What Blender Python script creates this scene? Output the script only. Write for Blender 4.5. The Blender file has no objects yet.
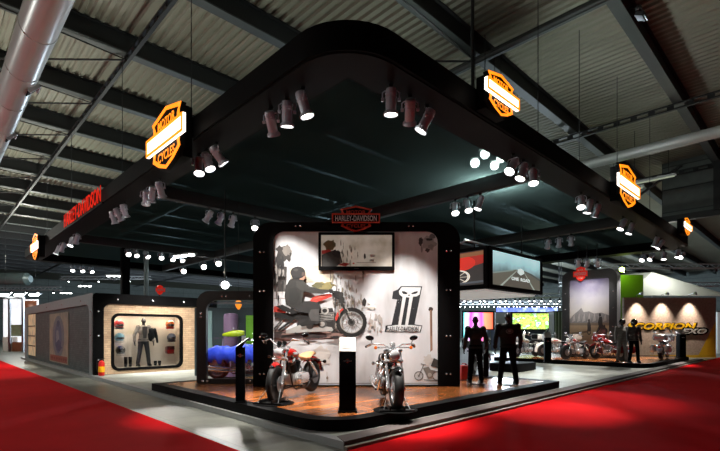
import bpy, bmesh, math, random
from mathutils import Vector, Matrix, Euler
random.seed(7)
PI = math.pi
SC = bpy.context.scene
COL = SC.collection
H = 1.55                                   # eye height
F = 451.0                                  # focal length in pixels of a 720x451 frame
CX, HY = 360.0, 331.0                      # vanishing column and horizon row
C0 = Vector((-0.2, 5.9, 0))                # near corner of the stand
A = math.radians(44.15)
U = Vector((math.cos(A), math.sin(A), 0))  # along the right side of the stand
V = Vector((-math.sin(A), math.cos(A), 0)) # along the left side of the stand
RZU, RZV = A, A - PI/2

def W(u, v, z=0): return C0 + U*u + V*v + Vector((0, 0, z))
def at(px, d): return (px-CX)/F*d
def zz(py, d): return H + (HY-py)/F*d
def P(px, py, d): return Vector((at(px, d), d, zz(py, d)))
def v_on(u, px):
    r = (px-CX)/F; b = C0 + U*u
    return (b.x - r*b.y)/(r*V.y - V.x)
def u_on(v, px):
    r = (px-CX)/F; b = C0 + V*v
    return (b.x - r*b.y)/(r*U.y - U.x)
def lin(c):
    c /= 255.0
    return c/12.92 if c <= 0.04045 else ((c+0.055)/1.055)**2.4
def rgb(r, g, b): return (lin(r), lin(g), lin(b), 1)

# ------------------------------------------------------------------ materials
MATS = {}
def mat(name, col, rough=0.5, metal=0.0, var=0.12, scale=6.0, bump=0.0, emit=None, estr=0.0, coat=0.0, spec=0.5):
    if name in MATS: return MATS[name]
    m = bpy.data.materials.new(name); m.use_nodes = True
    nt = m.node_tree; b = nt.nodes['Principled BSDF']
    b.inputs['Roughness'].default_value = rough
    b.inputs['Metallic'].default_value = metal
    b.inputs['Specular IOR Level'].default_value = spec
    b.inputs['Coat Weight'].default_value = coat
    tc = nt.nodes.new('ShaderNodeTexCoord'); nz = nt.nodes.new('ShaderNodeTexNoise')
    nz.inputs['Scale'].default_value = scale; nz.inputs['Detail'].default_value = 4
    nt.links.new(tc.outputs['Object'], nz.inputs['Vector'])
    mx = nt.nodes.new('ShaderNodeMix'); mx.data_type = 'RGBA'
    mx.inputs[6].default_value = tuple(c*(1-var) for c in col[:3]) + (1,)
    mx.inputs[7].default_value = tuple(min(1, c*(1+var)) for c in col[:3]) + (1,)
    nt.links.new(nz.outputs['Fac'], mx.inputs[0])
    nt.links.new(mx.outputs[2], b.inputs['Base Color'])
    if bump:
        bp = nt.nodes.new('ShaderNodeBump'); bp.inputs['Strength'].default_value = bump; bp.inputs['Distance'].default_value = 0.02
        nt.links.new(nz.outputs['Fac'], bp.inputs['Height']); nt.links.new(bp.outputs[0], b.inputs['Normal'])
    if emit:
        b.inputs['Emission Color'].default_value = emit; b.inputs['Emission Strength'].default_value = estr
    MATS[name] = m
    return m

def ramp_mat(name, stops, scale=3.0, detail=4, emit=0.0, rough=0.6, axis=None, lo=0, hi=1, warp=0.0, stretch=(1, 1, 1)):
    """colour ramp over noise (axis None) or along an object axis"""
    m = bpy.data.materials.new(name); m.use_nodes = True
    nt = m.node_tree; b = nt.nodes['Principled BSDF']; b.inputs['Roughness'].default_value = rough
    tc = nt.nodes.new('ShaderNodeTexCoord'); nz = nt.nodes.new('ShaderNodeTexNoise')
    mp = nt.nodes.new('ShaderNodeMapping'); mp.inputs['Scale'].default_value = stretch
    nt.links.new(tc.outputs['Object'], mp.inputs['Vector'])
    nz.inputs['Scale'].default_value = scale; nz.inputs['Detail'].default_value = detail
    nt.links.new(mp.outputs[0], nz.inputs['Vector'])
    cr = nt.nodes.new('ShaderNodeValToRGB')
    el = cr.color_ramp.elements
    while len(el) < len(stops): el.new(0.5)
    for e, (p, c) in zip(el, stops): e.position = p; e.color = c
    if axis is None:
        nt.links.new(nz.outputs['Fac'], cr.inputs[0])
    else:
        sp = nt.nodes.new('ShaderNodeSeparateXYZ'); nt.links.new(tc.outputs['Object'], sp.inputs[0])
        mr = nt.nodes.new('ShaderNodeMapRange'); mr.inputs[1].default_value = lo; mr.inputs[2].default_value = hi
        nt.links.new(sp.outputs[axis], mr.inputs[0])
        ad = nt.nodes.new('ShaderNodeMath'); ad.operation = 'MULTIPLY_ADD'
        nt.links.new(nz.outputs['Fac'], ad.inputs[0]); ad.inputs[1].default_value = warp
        nt.links.new(mr.outputs[0], ad.inputs[2]); 
        sb = nt.nodes.new('ShaderNodeMath'); sb.operation = 'SUBTRACT'; nt.links.new(ad.outputs[0], sb.inputs[0]); sb.inputs[1].default_value = warp*0.5
        nt.links.new(sb.outputs[0], cr.inputs[0])
    nt.links.new(cr.outputs[0], b.inputs['Base Color'])
    if emit:
        nt.links.new(cr.outputs[0], b.inputs['Emission Color']); b.inputs['Emission Strength'].default_value = emit
        m.cycles.emission_sampling = 'FRONT'
    return m

def brick_mat(name, c1, c2, mortar, scale, rough=0.7, w=0.5, h=0.25, ms=0.02, rot=(0, 0, 0), offset=0.5, gloss_noise=False, bump=0.3):
    m = bpy.data.materials.new(name); m.use_nodes = True
    nt = m.node_tree; b = nt.nodes['Principled BSDF']; b.inputs['Roughness'].default_value = rough
    tc = nt.nodes.new('ShaderNodeTexCoord'); mp = nt.nodes.new('ShaderNodeMapping'); mp.inputs['Rotation'].default_value = rot
    br = nt.nodes.new('ShaderNodeTexBrick'); br.offset = offset
    br.inputs['Color1'].default_value = c1; br.inputs['Color2'].default_value = c2; br.inputs['Mortar'].default_value = mortar
    br.inputs['Scale'].default_value = scale; br.inputs['Mortar Size'].default_value = ms
    br.inputs['Brick Width'].default_value = w; br.inputs['Row Height'].default_value = h
    nt.links.new(tc.outputs['Object'], mp.inputs[0]); nt.links.new(mp.outputs[0], br.inputs['Vector'])
    nz = nt.nodes.new('ShaderNodeTexNoise'); nz.inputs['Scale'].default_value = 3; nz.inputs['Detail'].default_value = 6
    nt.links.new(mp.outputs[0], nz.inputs['Vector'])
    mx = nt.nodes.new('ShaderNodeMix'); mx.data_type = 'RGBA'; mx.blend_type = 'OVERLAY'; mx.inputs[0].default_value = 0.35
    nt.links.new(br.outputs['Color'], mx.inputs[6]); nt.links.new(nz.outputs['Fac'], mx.inputs[7])
    nt.links.new(mx.outputs[2], b.inputs['Base Color'])
    bp = nt.nodes.new('ShaderNodeBump'); bp.inputs['Strength'].default_value = bump; bp.inputs['Distance'].default_value = 0.01; bp.invert = True
    nt.links.new(br.outputs['Fac'], bp.inputs['Height']); nt.links.new(bp.outputs[0], b.inputs['Normal'])
    return m

def glass_mat(name, tint=(1, 1, 1, 1), mixf=0.12):
    m = bpy.data.materials.new(name); m.use_nodes = True
    nt = m.node_tree; nt.nodes.clear()
    o = nt.nodes.new('ShaderNodeOutputMaterial'); t = nt.nodes.new('ShaderNodeBsdfTransparent'); t.inputs[0].default_value = tint
    g = nt.nodes.new('ShaderNodeBsdfGlossy'); g.inputs['Roughness'].default_value = 0.03
    fr = nt.nodes.new('ShaderNodeFresnel'); fr.inputs[0].default_value = 1.45
    ml = nt.nodes.new('ShaderNodeMath'); ml.operation = 'MULTIPLY_ADD'; ml.inputs[1].default_value = 0.8; ml.inputs[2].default_value = mixf*0.2
    nt.links.new(fr.outputs[0], ml.inputs[0])
    mx = nt.nodes.new('ShaderNodeMixShader'); nt.links.new(ml.outputs[0], mx.inputs[0])
    nt.links.new(t.outputs[0], mx.inputs[1]); nt.links.new(g.outputs[0], mx.inputs[2]); nt.links.new(mx.outputs[0], o.inputs[0])
    return m

def scrim_mat(name):
    """black woven scrim: partly see-through, partly scattering"""
    m = bpy.data.materials.new(name); m.use_nodes = True
    nt = m.node_tree; nt.nodes.clear()
    o = nt.nodes.new('ShaderNodeOutputMaterial')
    t = nt.nodes.new('ShaderNodeBsdfTransparent'); t.inputs[0].default_value = (0.09, 0.12, 0.12, 1)
    d = nt.nodes.new('ShaderNodeBsdfDiffuse'); d.inputs[0].default_value = (0.012, 0.02, 0.021, 1)
    tl = nt.nodes.new('ShaderNodeBsdfTranslucent'); tl.inputs[0].default_value = (0.03, 0.046, 0.046, 1)
    tc = nt.nodes.new('ShaderNodeTexCoord'); nz = nt.nodes.new('ShaderNodeTexNoise'); nz.inputs['Scale'].default_value = 0.4
    nt.links.new(tc.outputs['Object'], nz.inputs['Vector'])
    a1 = nt.nodes.new('ShaderNodeAddShader'); a2 = nt.nodes.new('ShaderNodeMixShader')
    mr = nt.nodes.new('ShaderNodeMapRange'); mr.inputs[3].default_value = 0.5; mr.inputs[4].default_value = 0.65
    nt.links.new(nz.outputs['Fac'], mr.inputs[0]); nt.links.new(mr.outputs[0], a2.inputs[0])
    nt.links.new(d.outputs[0], a1.inputs[0]); nt.links.new(tl.outputs[0], a1.inputs[1])
    nt.links.new(t.outputs[0], a2.inputs[1]); nt.links.new(a1.outputs[0], a2.inputs[2]); nt.links.new(a2.outputs[0], o.inputs[0])
    return m

M = dict(
    black=mat('black lacquer', rgb(5, 5, 6), 0.6, var=0.2, spec=0.07),
    blackmatte=mat('black felt', rgb(7, 7, 8), 0.8, var=0.25, spec=0.1),
    rubber=mat('tyre rubber', rgb(20, 20, 20), 0.6, var=0.2, scale=20),
    chrome=mat('chrome', rgb(238, 239, 242), 0.22, 0.8, var=0.05),
    steel=mat('dull steel', rgb(150, 152, 155), 0.35, 1.0, var=0.1),
    alu=mat('lamp aluminium', rgb(190, 198, 210), 0.3, 0.2, var=0.1, scale=20),
    engine=mat('engine casting', rgb(190, 190, 190), 0.35, 0.55, var=0.15, scale=15),
    blackmetal=mat('black engine metal', rgb(24, 24, 25), 0.35, 0.4, var=0.2),
    redpaint=mat('red paint', rgb(170, 22, 18), 0.25, coat=0.8, var=0.08),
    blackpaint=mat('black paint', rgb(12, 12, 13), 0.15, coat=0.8, var=0.08),
    orangepaint=mat('orange paint', rgb(190, 90, 30), 0.25, coat=0.8, var=0.08),
    whitepaint=mat('white paint', rgb(235, 232, 225), 0.25, coat=0.8, var=0.05),
    bluepaint=mat('blue paint', rgb(25, 60, 190), 0.3, coat=0.6, var=0.15),
    silver=mat('lit pale paint', rgb(205, 205, 208), 0.25, 0.4, coat=0.6),  # pale tone stands in for strong light on the rear tourer
    maroon=mat('maroon paint', rgb(110, 20, 20), 0.25, coat=0.8, var=0.1),
    greenpaint=mat('lime paint', rgb(175, 200, 20), 0.25, coat=0.8, var=0.08),
    tan=mat('tan leather', rgb(205, 150, 105), 0.55, bump=0.15, scale=30),
    leather=mat('black leather', rgb(10, 9, 10), 0.6, bump=0.2, scale=25, spec=0.2),
    amber=mat('amber lens', rgb(235, 110, 20), 0.2, emit=rgb(235, 110, 20), estr=0.25),
    redlens=mat('red lens', rgb(190, 10, 10), 0.2, emit=rgb(200, 10, 10), estr=0.15),
    lens=mat('lamp lens', rgb(255, 250, 240), 0.2, emit=(1.0, 0.93, 0.82, 1), estr=14),
    headlens=mat('headlight lens', rgb(245, 248, 250), 0.12, 0.25),
    white=mat('white board', rgb(225, 224, 220), 0.6, var=0.04),
    grey=mat('grey frame paint', rgb(140, 154, 157), 0.5, var=0.1),
    darkgrey=mat('dark grey paint', rgb(45, 46, 48), 0.5, var=0.15),
    red=mat('red enamel', rgb(190, 24, 20), 0.35, var=0.06),
    orangeglow=mat('orange neon', rgb(255, 130, 10), 0.4, emit=(1.0, 0.27, 0.008, 1), estr=1.5),
    whiteglow=mat('white light box', rgb(255, 250, 240), 0.4, emit=(1.0, 0.9, 0.78, 1), estr=2.6),
    letterglow=mat('red lit letters front', rgb(215, 25, 12), 0.6, emit=(0.85, 0.025, 0.008, 1), estr=0.55, spec=0.02),
    redglow=mat('red lit letters', rgb(230, 30, 15), 0.4, emit=(0.8, 0.03, 0.01, 1), estr=0.28),
    skin=mat('mannequin resin', rgb(22, 19, 20), 0.5, var=0.1),
    denim=mat('dark trousers cloth', rgb(9, 9, 11), 0.9, spec=0.05, var=0.25, scale=30, bump=0.2),
    greycloth=mat('grey riding suit', rgb(105, 100, 95), 0.7, var=0.3, scale=14, bump=0.2),
    deck=mat('roof deck sheet', rgb(132, 132, 118), 0.55, var=0.16, scale=0.5),
    girder=mat('girder paint', rgb(15, 18, 19), 0.55, var=0.2, scale=2),
    girderlip=mat('girder lit flange', rgb(66, 72, 71), 0.5, var=0.2, scale=2),
    duct=mat('galvanised duct', rgb(176, 182, 180), 0.32, 0.15, var=0.12, scale=1.5),
    carpet=mat('red carpet pile', rgb(196, 12, 20), 0.95, var=0.12, scale=2.0, bump=0.15, spec=0.05),
    kerb=mat('kerb metal', rgb(165, 168, 170), 0.4, 0.3, var=0.1),
    kerbwarm=mat('kerb carpet strip', rgb(92, 82, 80), 0.8, var=0.1),
    kerblight=mat('kerb pale edge', rgb(120, 116, 104), 0.6, var=0.08),
    plaster=mat('showcase plaster', rgb(205, 195, 180), 0.7, var=0.06),
    glow_warm=mat('warm lamp', rgb(255, 240, 210), 0.4, emit=(1.0, 0.85, 0.6, 1), estr=10),
    bulb=mat('hall lamp glow', rgb(255, 255, 250), 0.4, emit=(0.95, 1.0, 0.95, 1), estr=18),
    yellow=mat('yellow paint', rgb(225, 170, 10), 0.5, var=0.06),
    tent=mat('awning cloth', rgb(215, 220, 215), 0.8, var=0.05),
    green=mat('green panel paint', rgb(105, 150, 30), 0.6, var=0.1),
    pinkpanel=mat('mauve column cloth', rgb(112, 90, 118), 0.7),
    bluecloth=mat('blue drape cloth', rgb(30, 70, 215), 0.6, var=0.3, scale=10, bump=0.4),
)
for k in ('lens', 'bulb', 'amber', 'redlens', 'glow_warm'): M[k].cycles.emission_sampling = 'NONE'
M['glass'] = glass_mat('window glass')
M['scrim'] = scrim_mat('black scrim')
M['wood'] = brick_mat('stage planks', rgb(176, 104, 50), rgb(122, 68, 34), rgb(60, 34, 18), 1.0, rough=0.24, w=1.6, h=0.14, ms=0.004, bump=0.1)
M['brick'] = brick_mat('buff brick', rgb(188, 160, 128), rgb(168, 138, 108), rgb(140, 120, 98), 1.0, w=0.22, h=0.075, ms=0.006, rot=(PI/2, 0, 0))
M['greybrick'] = brick_mat('grey brick', rgb(84, 98, 99), rgb(72, 85, 86), rgb(58, 68, 70), 1.0, w=0.22, h=0.075, ms=0.006, rot=(PI/2, 0, 0))
M['tile'] = brick_mat('hall floor tiles', rgb(120, 122, 112), rgb(108, 110, 102), rgb(84, 86, 82), 1.0, rough=0.4, w=0.9, h=0.9, ms=0.006, offset=0.0, bump=0.05)
M['inner'] = brick_mat('stand floor boards', rgb(166, 170, 160), rgb(154, 158, 150), rgb(130, 130, 122), 1.0, rough=0.5, w=1.2, h=1.2, ms=0.004, offset=0.0, bump=0.03)
M['wallpanel'] = brick_mat('hall wall cladding', rgb(92, 100, 96), rgb(84, 92, 88), rgb(50, 56, 55), 1.0, w=6.0, h=1.2, ms=0.03, rot=(PI/2, 0, 0), offset=0.0)
M['cork'] = mat('brown granular wall', rgb(166, 144, 130), 0.85, var=0.5, scale=9, bump=0.4)

COLS = {}
def ink(r, g, b, var=0.08, scale=9):
    k = (r, g, b, var)
    if k not in COLS: COLS[k] = mat('ink %d %d %d %d' % (r, g, b, int(var*100)), rgb(r, g, b), 0.7, var=var, scale=scale)
    return COLS[k]

# ------------------------------------------------------------------ mesh builder
def rrect(x0, z0, x1, z1, r, n=6):
    """rounded rectangle, radii bl, br, tr, tl"""
    if not isinstance(r, (tuple, list)): r = (r,)*4
    pts = []
    for (cx, cz, rad, a0) in ((x0+r[0], z0+r[0], r[0], PI), (x1-r[1], z0+r[1], r[1], 1.5*PI), (x1-r[2], z1-r[2], r[2], 0), (x0+r[3], z1-r[3], r[3], 0.5*PI)):
        for i in range(n+1):
            a = a0 + 0.5*PI*i/n
            pts.append((cx + max(rad, 1e-4)*math.cos(a), cz + max(rad, 1e-4)*math.sin(a)))
    return pts

class MB:
    def __init__(s): s.v = []; s.f = []; s.mi = []; s.cur = 0
    def add(s, vs, fs):
        b = len(s.v); s.v += [tuple(p) for p in vs]
        s.f += [tuple(i+b for i in f) for f in fs]; s.mi += [s.cur]*len(fs)
        return s
    def box(s, c, d, rot=None, ch=0.0):
        hx, hy, hz = d[0]/2, d[1]/2, d[2]/2
        if ch <= 0:
            vs = [Vector((x, y, z)) for x in (-hx, hx) for y in (-hy, hy) for z in (-hz, hz)]
            fs = [(0, 1, 3, 2), (4, 6, 7, 5), (0, 4, 5, 1), (2, 3, 7, 6), (0, 2, 6, 4), (1, 5, 7, 3)]
        else:
            bm = bmesh.new(); bmesh.ops.create_cube(bm, size=1.0)
            bmesh.ops.scale(bm, vec=d, verts=bm.verts)
            bmesh.ops.bevel(bm, geom=bm.edges[:], offset=min(ch, min(d)*0.45), segments=2, profile=0.6, affect='EDGES')
            bm.verts.index_update()
            vs = [v.co.copy() for v in bm.verts]; fs = [tuple(v.index for v in f.verts) for f in bm.faces]; bm.free()
        if rot is not None:
            R = rot.to_matrix() if isinstance(rot, Euler) else rot
            vs = [R @ p for p in vs]
        c = Vector(c)
        return s.add([p+c for p in vs], fs)
    def prism(s, pts, y0, y1, axis='y'):
        """extrude a 2-D outline; axis y: pts are x,z; axis z: x,y; axis x: y,z"""
        n = len(pts)
        def m(p, t):
            return (p[0], t, p[1]) if axis == 'y' else ((p[0], p[1], t) if axis == 'z' else (t, p[0], p[1]))
        vs = [m(p, y0) for p in pts] + [m(p, y1) for p in pts]
        fs = [tuple(range(n)), tuple(range(2*n-1, n-1, -1))] + [(i, i+n, (i+1) % n + n, (i+1) % n) for i in range(n)]
        return s.add(vs, fs)
    def ring(s, o, i, y0, y1, axis='y'):
        n = len(o)
        def m(p, t): return (p[0], t, p[1]) if axis == 'y' else ((p[0], p[1], t) if axis == 'z' else (t, p[0], p[1]))
        vs = [m(p, y0) for p in o]+[m(p, y0) for p in i]+[m(p, y1) for p in o]+[m(p, y1) for p in i]
        fs = []
        for k in range(n):
            j = (k+1) % n
            fs += [(k, j, n+j, n+k), (2*n+k, 3*n+k, 3*n+j, 2*n+j), (k, 2*n+k, 2*n+j, j), (n+k, n+j, 3*n+j, 3*n+k)]
        return s.add(vs, fs)
    def tube(s, pts, r, n=8, closed=False):
        pts = [Vector(p) for p in pts]; m = len(pts)
        rs = r if isinstance(r, (list, tuple)) else [r]*m
        vs = []; nrm = None
        for i, p in enumerate(pts):
            if closed: t = pts[(i+1) % m]-pts[i-1]
            else: t = pts[min(i+1, m-1)]-pts[max(i-1, 0)]
            t = t.normalized() if t.length > 1e-9 else Vector((0, 0, 1))
            if nrm is None:
                nrm = t.orthogonal().normalized()
            else:
                nrm = (nrm - t*nrm.dot(t)); nrm = nrm.normalized() if nrm.length > 1e-6 else t.orthogonal().normalized()
            bn = t.cross(nrm)
            for k in range(n):
                a = 2*PI*k/n
                vs.append(p + (nrm*math.cos(a)+bn*math.sin(a))*rs[i])
        fs = []
        for i in range(m if closed else m-1):
            j = (i+1) % m
            for k in range(n):
                l = (k+1) % n
                fs.append((i*n+k, i*n+l, j*n+l, j*n+k))
        if not closed:
            fs.append(tuple(range(n-1, -1, -1))); fs.append(tuple((m-1)*n+k for k in range(n)))
        return s.add(vs, fs)
    def lathe(s, prof, n=16, mtx=None):
        """prof = [(r, z)] turned about z"""
        mtx = mtx or Matrix()
        vs = []; m = len(prof)
        for r, z in prof:
            for k in range(n):
                a = 2*PI*k/n
                vs.append(mtx @ Vector((max(r, 1e-4)*math.cos(a), max(r, 1e-4)*math.sin(a), z)))
        fs = []
        for i in range(m-1):
            for k in range(n):
                l = (k+1) % n
                fs.append((i*n+k, i*n+l, (i+1)*n+l, (i+1)*n+k))
        fs.append(tuple(range(n-1, -1, -1))); fs.append(tuple((m-1)*n+k for k in range(n)))
        return s.add(vs, fs)
    def ell(s, c, r, n=12, m=8, mtx=None):
        if not isinstance(r, (tuple, list)): r = (r, r, r)
        c = Vector(c); vs = []
        for i in range(m+1):
            t = PI*i/m
            for k in range(n):
                a = 2*PI*k/n
                q = Vector((r[0]*max(math.sin(t), 1e-3)*math.cos(a), r[1]*max(math.sin(t), 1e-3)*math.sin(a), -r[2]*math.cos(t)))
                vs.append((mtx @ q if mtx else q) + c)
        fs = []
        for i in range(m):
            for k in range(n):
                l = (k+1) % n
                fs.append((i*n+k, i*n+l, (i+1)*n+l, (i+1)*n+k))
        fs.append(tuple(range(n-1, -1, -1))); fs.append(tuple(m*n+k for k in range(n)))
        return s.add(vs, fs)
    def loft(s, rings):
        n = len(rings[0]); vs = [p for r in rings for p in r]; fs = []
        for i in range(len(rings)-1):
            for k in range(n):
                l = (k+1) % n
                fs.append((i*n+k, i*n+l, (i+1)*n+l, (i+1)*n+k))
        fs.append(tuple(range(n-1, -1, -1))); fs.append(tuple((len(rings)-1)*n+k for k in range(n)))
        return s.add(vs, fs)
    def mesh(s, name, mats, sharp=40):
        me = bpy.data.meshes.new(name)
        me.from_pydata(s.v, [], s.f)
        if not isinstance(mats, (list, tuple)): mats = [mats]
        for m in mats: me.materials.append(m)
        if len(mats) > 1: me.polygons.foreach_set('material_index', s.mi)
        bm = bmesh.new(); bm.from_mesh(me); bmesh.ops.recalc_face_normals(bm, faces=bm.faces); bm.to_mesh(me); bm.free()
        me.shade_smooth(); me.set_sharp_from_angle(angle=math.radians(sharp))
        me.update()
        return me
    def build(s, name, mats, parent=None, loc=None, rz=None, rot=None, sharp=40):
        o = bpy.data.objects.new(name, s.mesh(name, mats, sharp)); COL.objects.link(o)
        if parent: o.parent = parent
        if loc is not None: o.location = loc
        if rz is not None: o.rotation_euler = (0, 0, rz)
        if rot is not None: o.rotation_euler = rot
        return o

def tag(o, label=None, cat=None, group=None, kind=None):
    if label: o['label'] = label
    if cat: o['category'] = cat
    if group: o['group'] = group
    if kind: o['kind'] = kind
    return o
def thing(name, label, cat, loc=(0, 0, 0), rz=0, group=None):
    o = bpy.data.objects.new(name, None); COL.objects.link(o)
    o.location = loc; o.rotation_euler = (0, 0, rz); o.empty_display_size = 0.1
    return tag(o, label, cat, group)
def struct(o): o['kind'] = 'structure'; return o
def copy_tree(o, parent=None):
    c = o.copy(); COL.objects.link(c); c.parent = parent
    for ch in o.children:
        if ch.type != 'LIGHT': copy_tree(ch, c)
    return c

def text_mesh(body, size, depth=0.004, bold=0.0, shear=0.0, xs=1.0):
    cu = bpy.data.curves.new('lettering', 'FONT'); cu.body = body; cu.size = size; cu.extrude = depth/2
    cu.align_x = 'CENTER'; cu.align_y = 'CENTER'; cu.offset = bold; cu.shear = shear; cu.resolution_u = 3
    o = bpy.data.objects.new('lettering', cu); COL.objects.link(o)
    dg = bpy.context.evaluated_depsgraph_get()
    me = bpy.data.meshes.new_from_object(o.evaluated_get(dg))
    bpy.data.objects.remove(o); bpy.data.curves.remove(cu)
    if len(me.vertices):
        xsv = [v.co.x for v in me.vertices]; ysv = [v.co.y for v in me.vertices]
        me['w'] = max(xsv)-min(xsv); mx = (max(xsv)+min(xsv))/2; my = (max(ysv)+min(ysv))/2; me['h'] = max(ysv)-min(ysv)
        for v in me.vertices: v.co.x -= mx; v.co.y -= my
    return me
def lettering(body, w, h, m, parent, x, y, z, depth=0.006, bold=0.0, shear=0.0, name='lettering', tilt=0.0):
    """text facing local -y, centred at x,z, fitted to w by h"""
    me = text_mesh(body, 1.0, 0.01, bold, shear)
    sx, sz = w/max(me['w'], 1e-3), h/max(me['h'], 1e-3)
    me.transform(Matrix.Rotation(PI/2, 4, 'X') @ Matrix.Diagonal((sx, sz, depth/0.01, 1)))
    if tilt: me.transform(Matrix.Rotation(tilt, 4, 'Y'))
    me.materials.clear(); me.materials.append(m); me.name = name
    o = bpy.data.objects.new(name, me); COL.objects.link(o); o.parent = parent; o.location = (x, y, z)
    return o

def remeshed(mb, name, m, voxel=0.014, smooth=6, parent=None):
    me = mb.mesh('volume', m); o = bpy.data.objects.new('volume', me); COL.objects.link(o)
    r = o.modifiers.new('r', 'REMESH'); r.mode = 'VOXEL'; r.voxel_size = voxel
    q = o.modifiers.new('s', 'SMOOTH'); q.iterations = smooth; q.factor = 0.5
    dg = bpy.context.evaluated_depsgraph_get()
    out = bpy.data.meshes.new_from_object(o.evaluated_get(dg))
    bpy.data.objects.remove(o)
    out.name = name; out.materials.clear(); out.materials.append(m); out.shade_smooth()
    ob = bpy.data.objects.new(name, out); COL.objects.link(ob)
    if parent: ob.parent = parent
    return ob

# ------------------------------------------------------------------ camera
cam = bpy.data.cameras.new('camera'); co = bpy.data.objects.new('camera', cam); COL.objects.link(co)
co.location = (0, 0, H); co.rotation_euler = (PI/2, 0, 0)
cam.sensor_width = 36; cam.lens = F/720*36; cam.shift_y = (HY-225.5)/720; cam.clip_end = 500; cam.clip_start = 0.05
SC.camera = co

# ================================================================== THE SETTING
LU, LV = 22.2, 26.6                         # plan of the canopy
ZB, ZT = H+3.94, H+4.36                     # underside and top of its fascia
ZC = H+9.0                                  # roof deck
def uv_build(mb, name, m, parent=None, sharp=40): return mb.build(name, m, parent, C0, A, sharp=sharp)

struct(uv_build(MB().box((15, 25, -0.06), (170, 170, 0.12)), 'floor', M['tile']))
struct(uv_build(MB().box((12.6, LV/2+0.2, 0.05), (25.0, LV+0.2, 0.098)), 'floor.001', M['inner']))
struct(uv_build(MB().prism([(-0.02, -0.0), (-0.02, LV+0.3), (0.12, LV+0.3), (0.12, 0.3)], 0.0, 0.104, 'z'), 'trim_1', M['kerb']))
struct(uv_build(MB().prism([(-0.0, -0.0), (25.1, -0.0), (25.1, 0.30), (0.12, 0.30)], 0.0, 0.105, 'z'), 'trim_2', M['kerbwarm']))
struct(uv_build(MB().prism([(-0.04, -0.09), (25.1, -0.09), (25.1, -0.02), (-0.04, -0.02)], 0.0, 0.05, 'z'), 'trim_3', M['kerblight']))
tag(uv_build(MB().box((-46.04, 10, 0.006), (90, 150, 0.014), ch=0.004), 'aisle_carpet', M['carpet']),
    'red aisle carpet on the left, across a grey tile strip from the stage', 'carpet')
tag(uv_build(MB().box((39.48, -40.1, 0.006), (81, 80, 0.014), ch=0.004), 'aisle_carpet', M['carpet']),
    'red aisle carpet on the right, running close along the kerb', 'carpet')

# roof deck: trapezoid sheet, ribs along V
mb = MB(); pitch = 0.27; u0, u1, v0, v1 = -34, 80, -24, 90
n = int((u1-u0)/pitch); prof = []
for i in range(n):
    u = u0+i*pitch
    prof += [(u, 0.0), (u+0.10, 0.0), (u+0.135, 0.07), (u+0.235, 0.07)]
vs = []; fs = []
for (u, z) in prof: vs += [(u, v0, ZC+z), (u, v1, ZC+z)]
for i in range(len(prof)-1): fs.append((2*i, 2*i+1, 2*i+3, 2*i+2))
mb.add(vs, fs); struct(uv_build(mb, 'ceiling', M['deck'], sharp=10))
# girders along U
for k in range(-6, 19):
    v = 6.74+3.68*k
    m = MB(); L = u1-u0; uc = (u0+u1)/2
    m.box((uc, v, ZC-0.30), (L, 0.10, 0.56)); m.box((uc, v, ZC-0.02), (L, 0.30, 0.035))
    m.cur = 1; m.box((uc, v, ZC-0.60), (L, 0.30, 0.04))  # paler flange: light from below is put into its colour
    struct(uv_build(m, 'ceiling_girder', [M['girder'], M['girderlip']]))
# lattice trusses along V
for u in (0.5, 8.2, 15.9, 24.3):
    m = MB(); z1, z0 = ZC-0.66, ZC-0.84
    if u == 8.2: m.tube([(u, -20, ZC-0.75), (u, 84, ZC-0.75)], 0.09, 10)
    m.box((u, 30, z1), (0.10, 108, 0.05)); m.box((u, 30, z0), (0.10, 108, 0.05))
    for i in range(180):
        v = -22+i*0.6
        m.box((u, v, (z0+z1)/2), (0.05, 0.22, 0.16))
    struct(uv_build(m, 'ceiling_truss', M['girderlip'] if u == 8.2 else M['girder']))
m = MB()
for k in range(-4, 12):
    v = 6.74+3.68*k
    for u in (0.5, 8.2):
        m.tube([W(u, v, ZC-0.75)-C0, W(u-3.6, v+3.68, ZC-0.62)-C0], 0.03, 6)
        m.tube([W(u, v, ZC-0.75)-C0, W(u-3.6, v, ZC-0.62)-C0], 0.022, 6)
struct(m.build('ceiling_brace', M['girder'], loc=C0))
# far walls
struct(uv_build(MB().box((25, 91, 5), (130, 0.3, 11.5)), 'wall_back', M['wallpanel']))
struct(uv_build(MB().box((81, 30, 5), (0.3, 130, 11.5)), 'wall_right', M['wallpanel']))
# bulkhead cladding between the hall bays, with post and girder under it
vq = v_on(24.5, 662)
struct(MB().box((8, 0, 0), (16, 0.2, 2.9)).build('wall_right.001', M['wallpanel'], loc=W(24.6, vq, ZC-1.5), rz=RZV))
struct(MB().box((6, 0, 0), (46, 0.3, 0.32)).build('trim_4', M['girder'], loc=W(24.4, vq, ZC-3.1), rz=RZV))
m = MB()
for dx in (2.4, 8.6): m.box((dx, 0, 0), (0.32, 0.3, 3.0))
struct(m.build('trim_5', M['girder'], loc=W(24.25, vq, ZC-1.5), rz=RZV))
m = MB(); m.tube([(-3.6, 0, -1.4), (0.9, 0, 1.3)], 0.07, 6); m.tube([(-3.6, 0, -1.4), (-8.0, 0, 1.3)], 0.07, 6)
struct(m.build('trim_6', M['girder'], loc=W(24.3, vq, ZC-1.7), rz=RZV))

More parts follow.
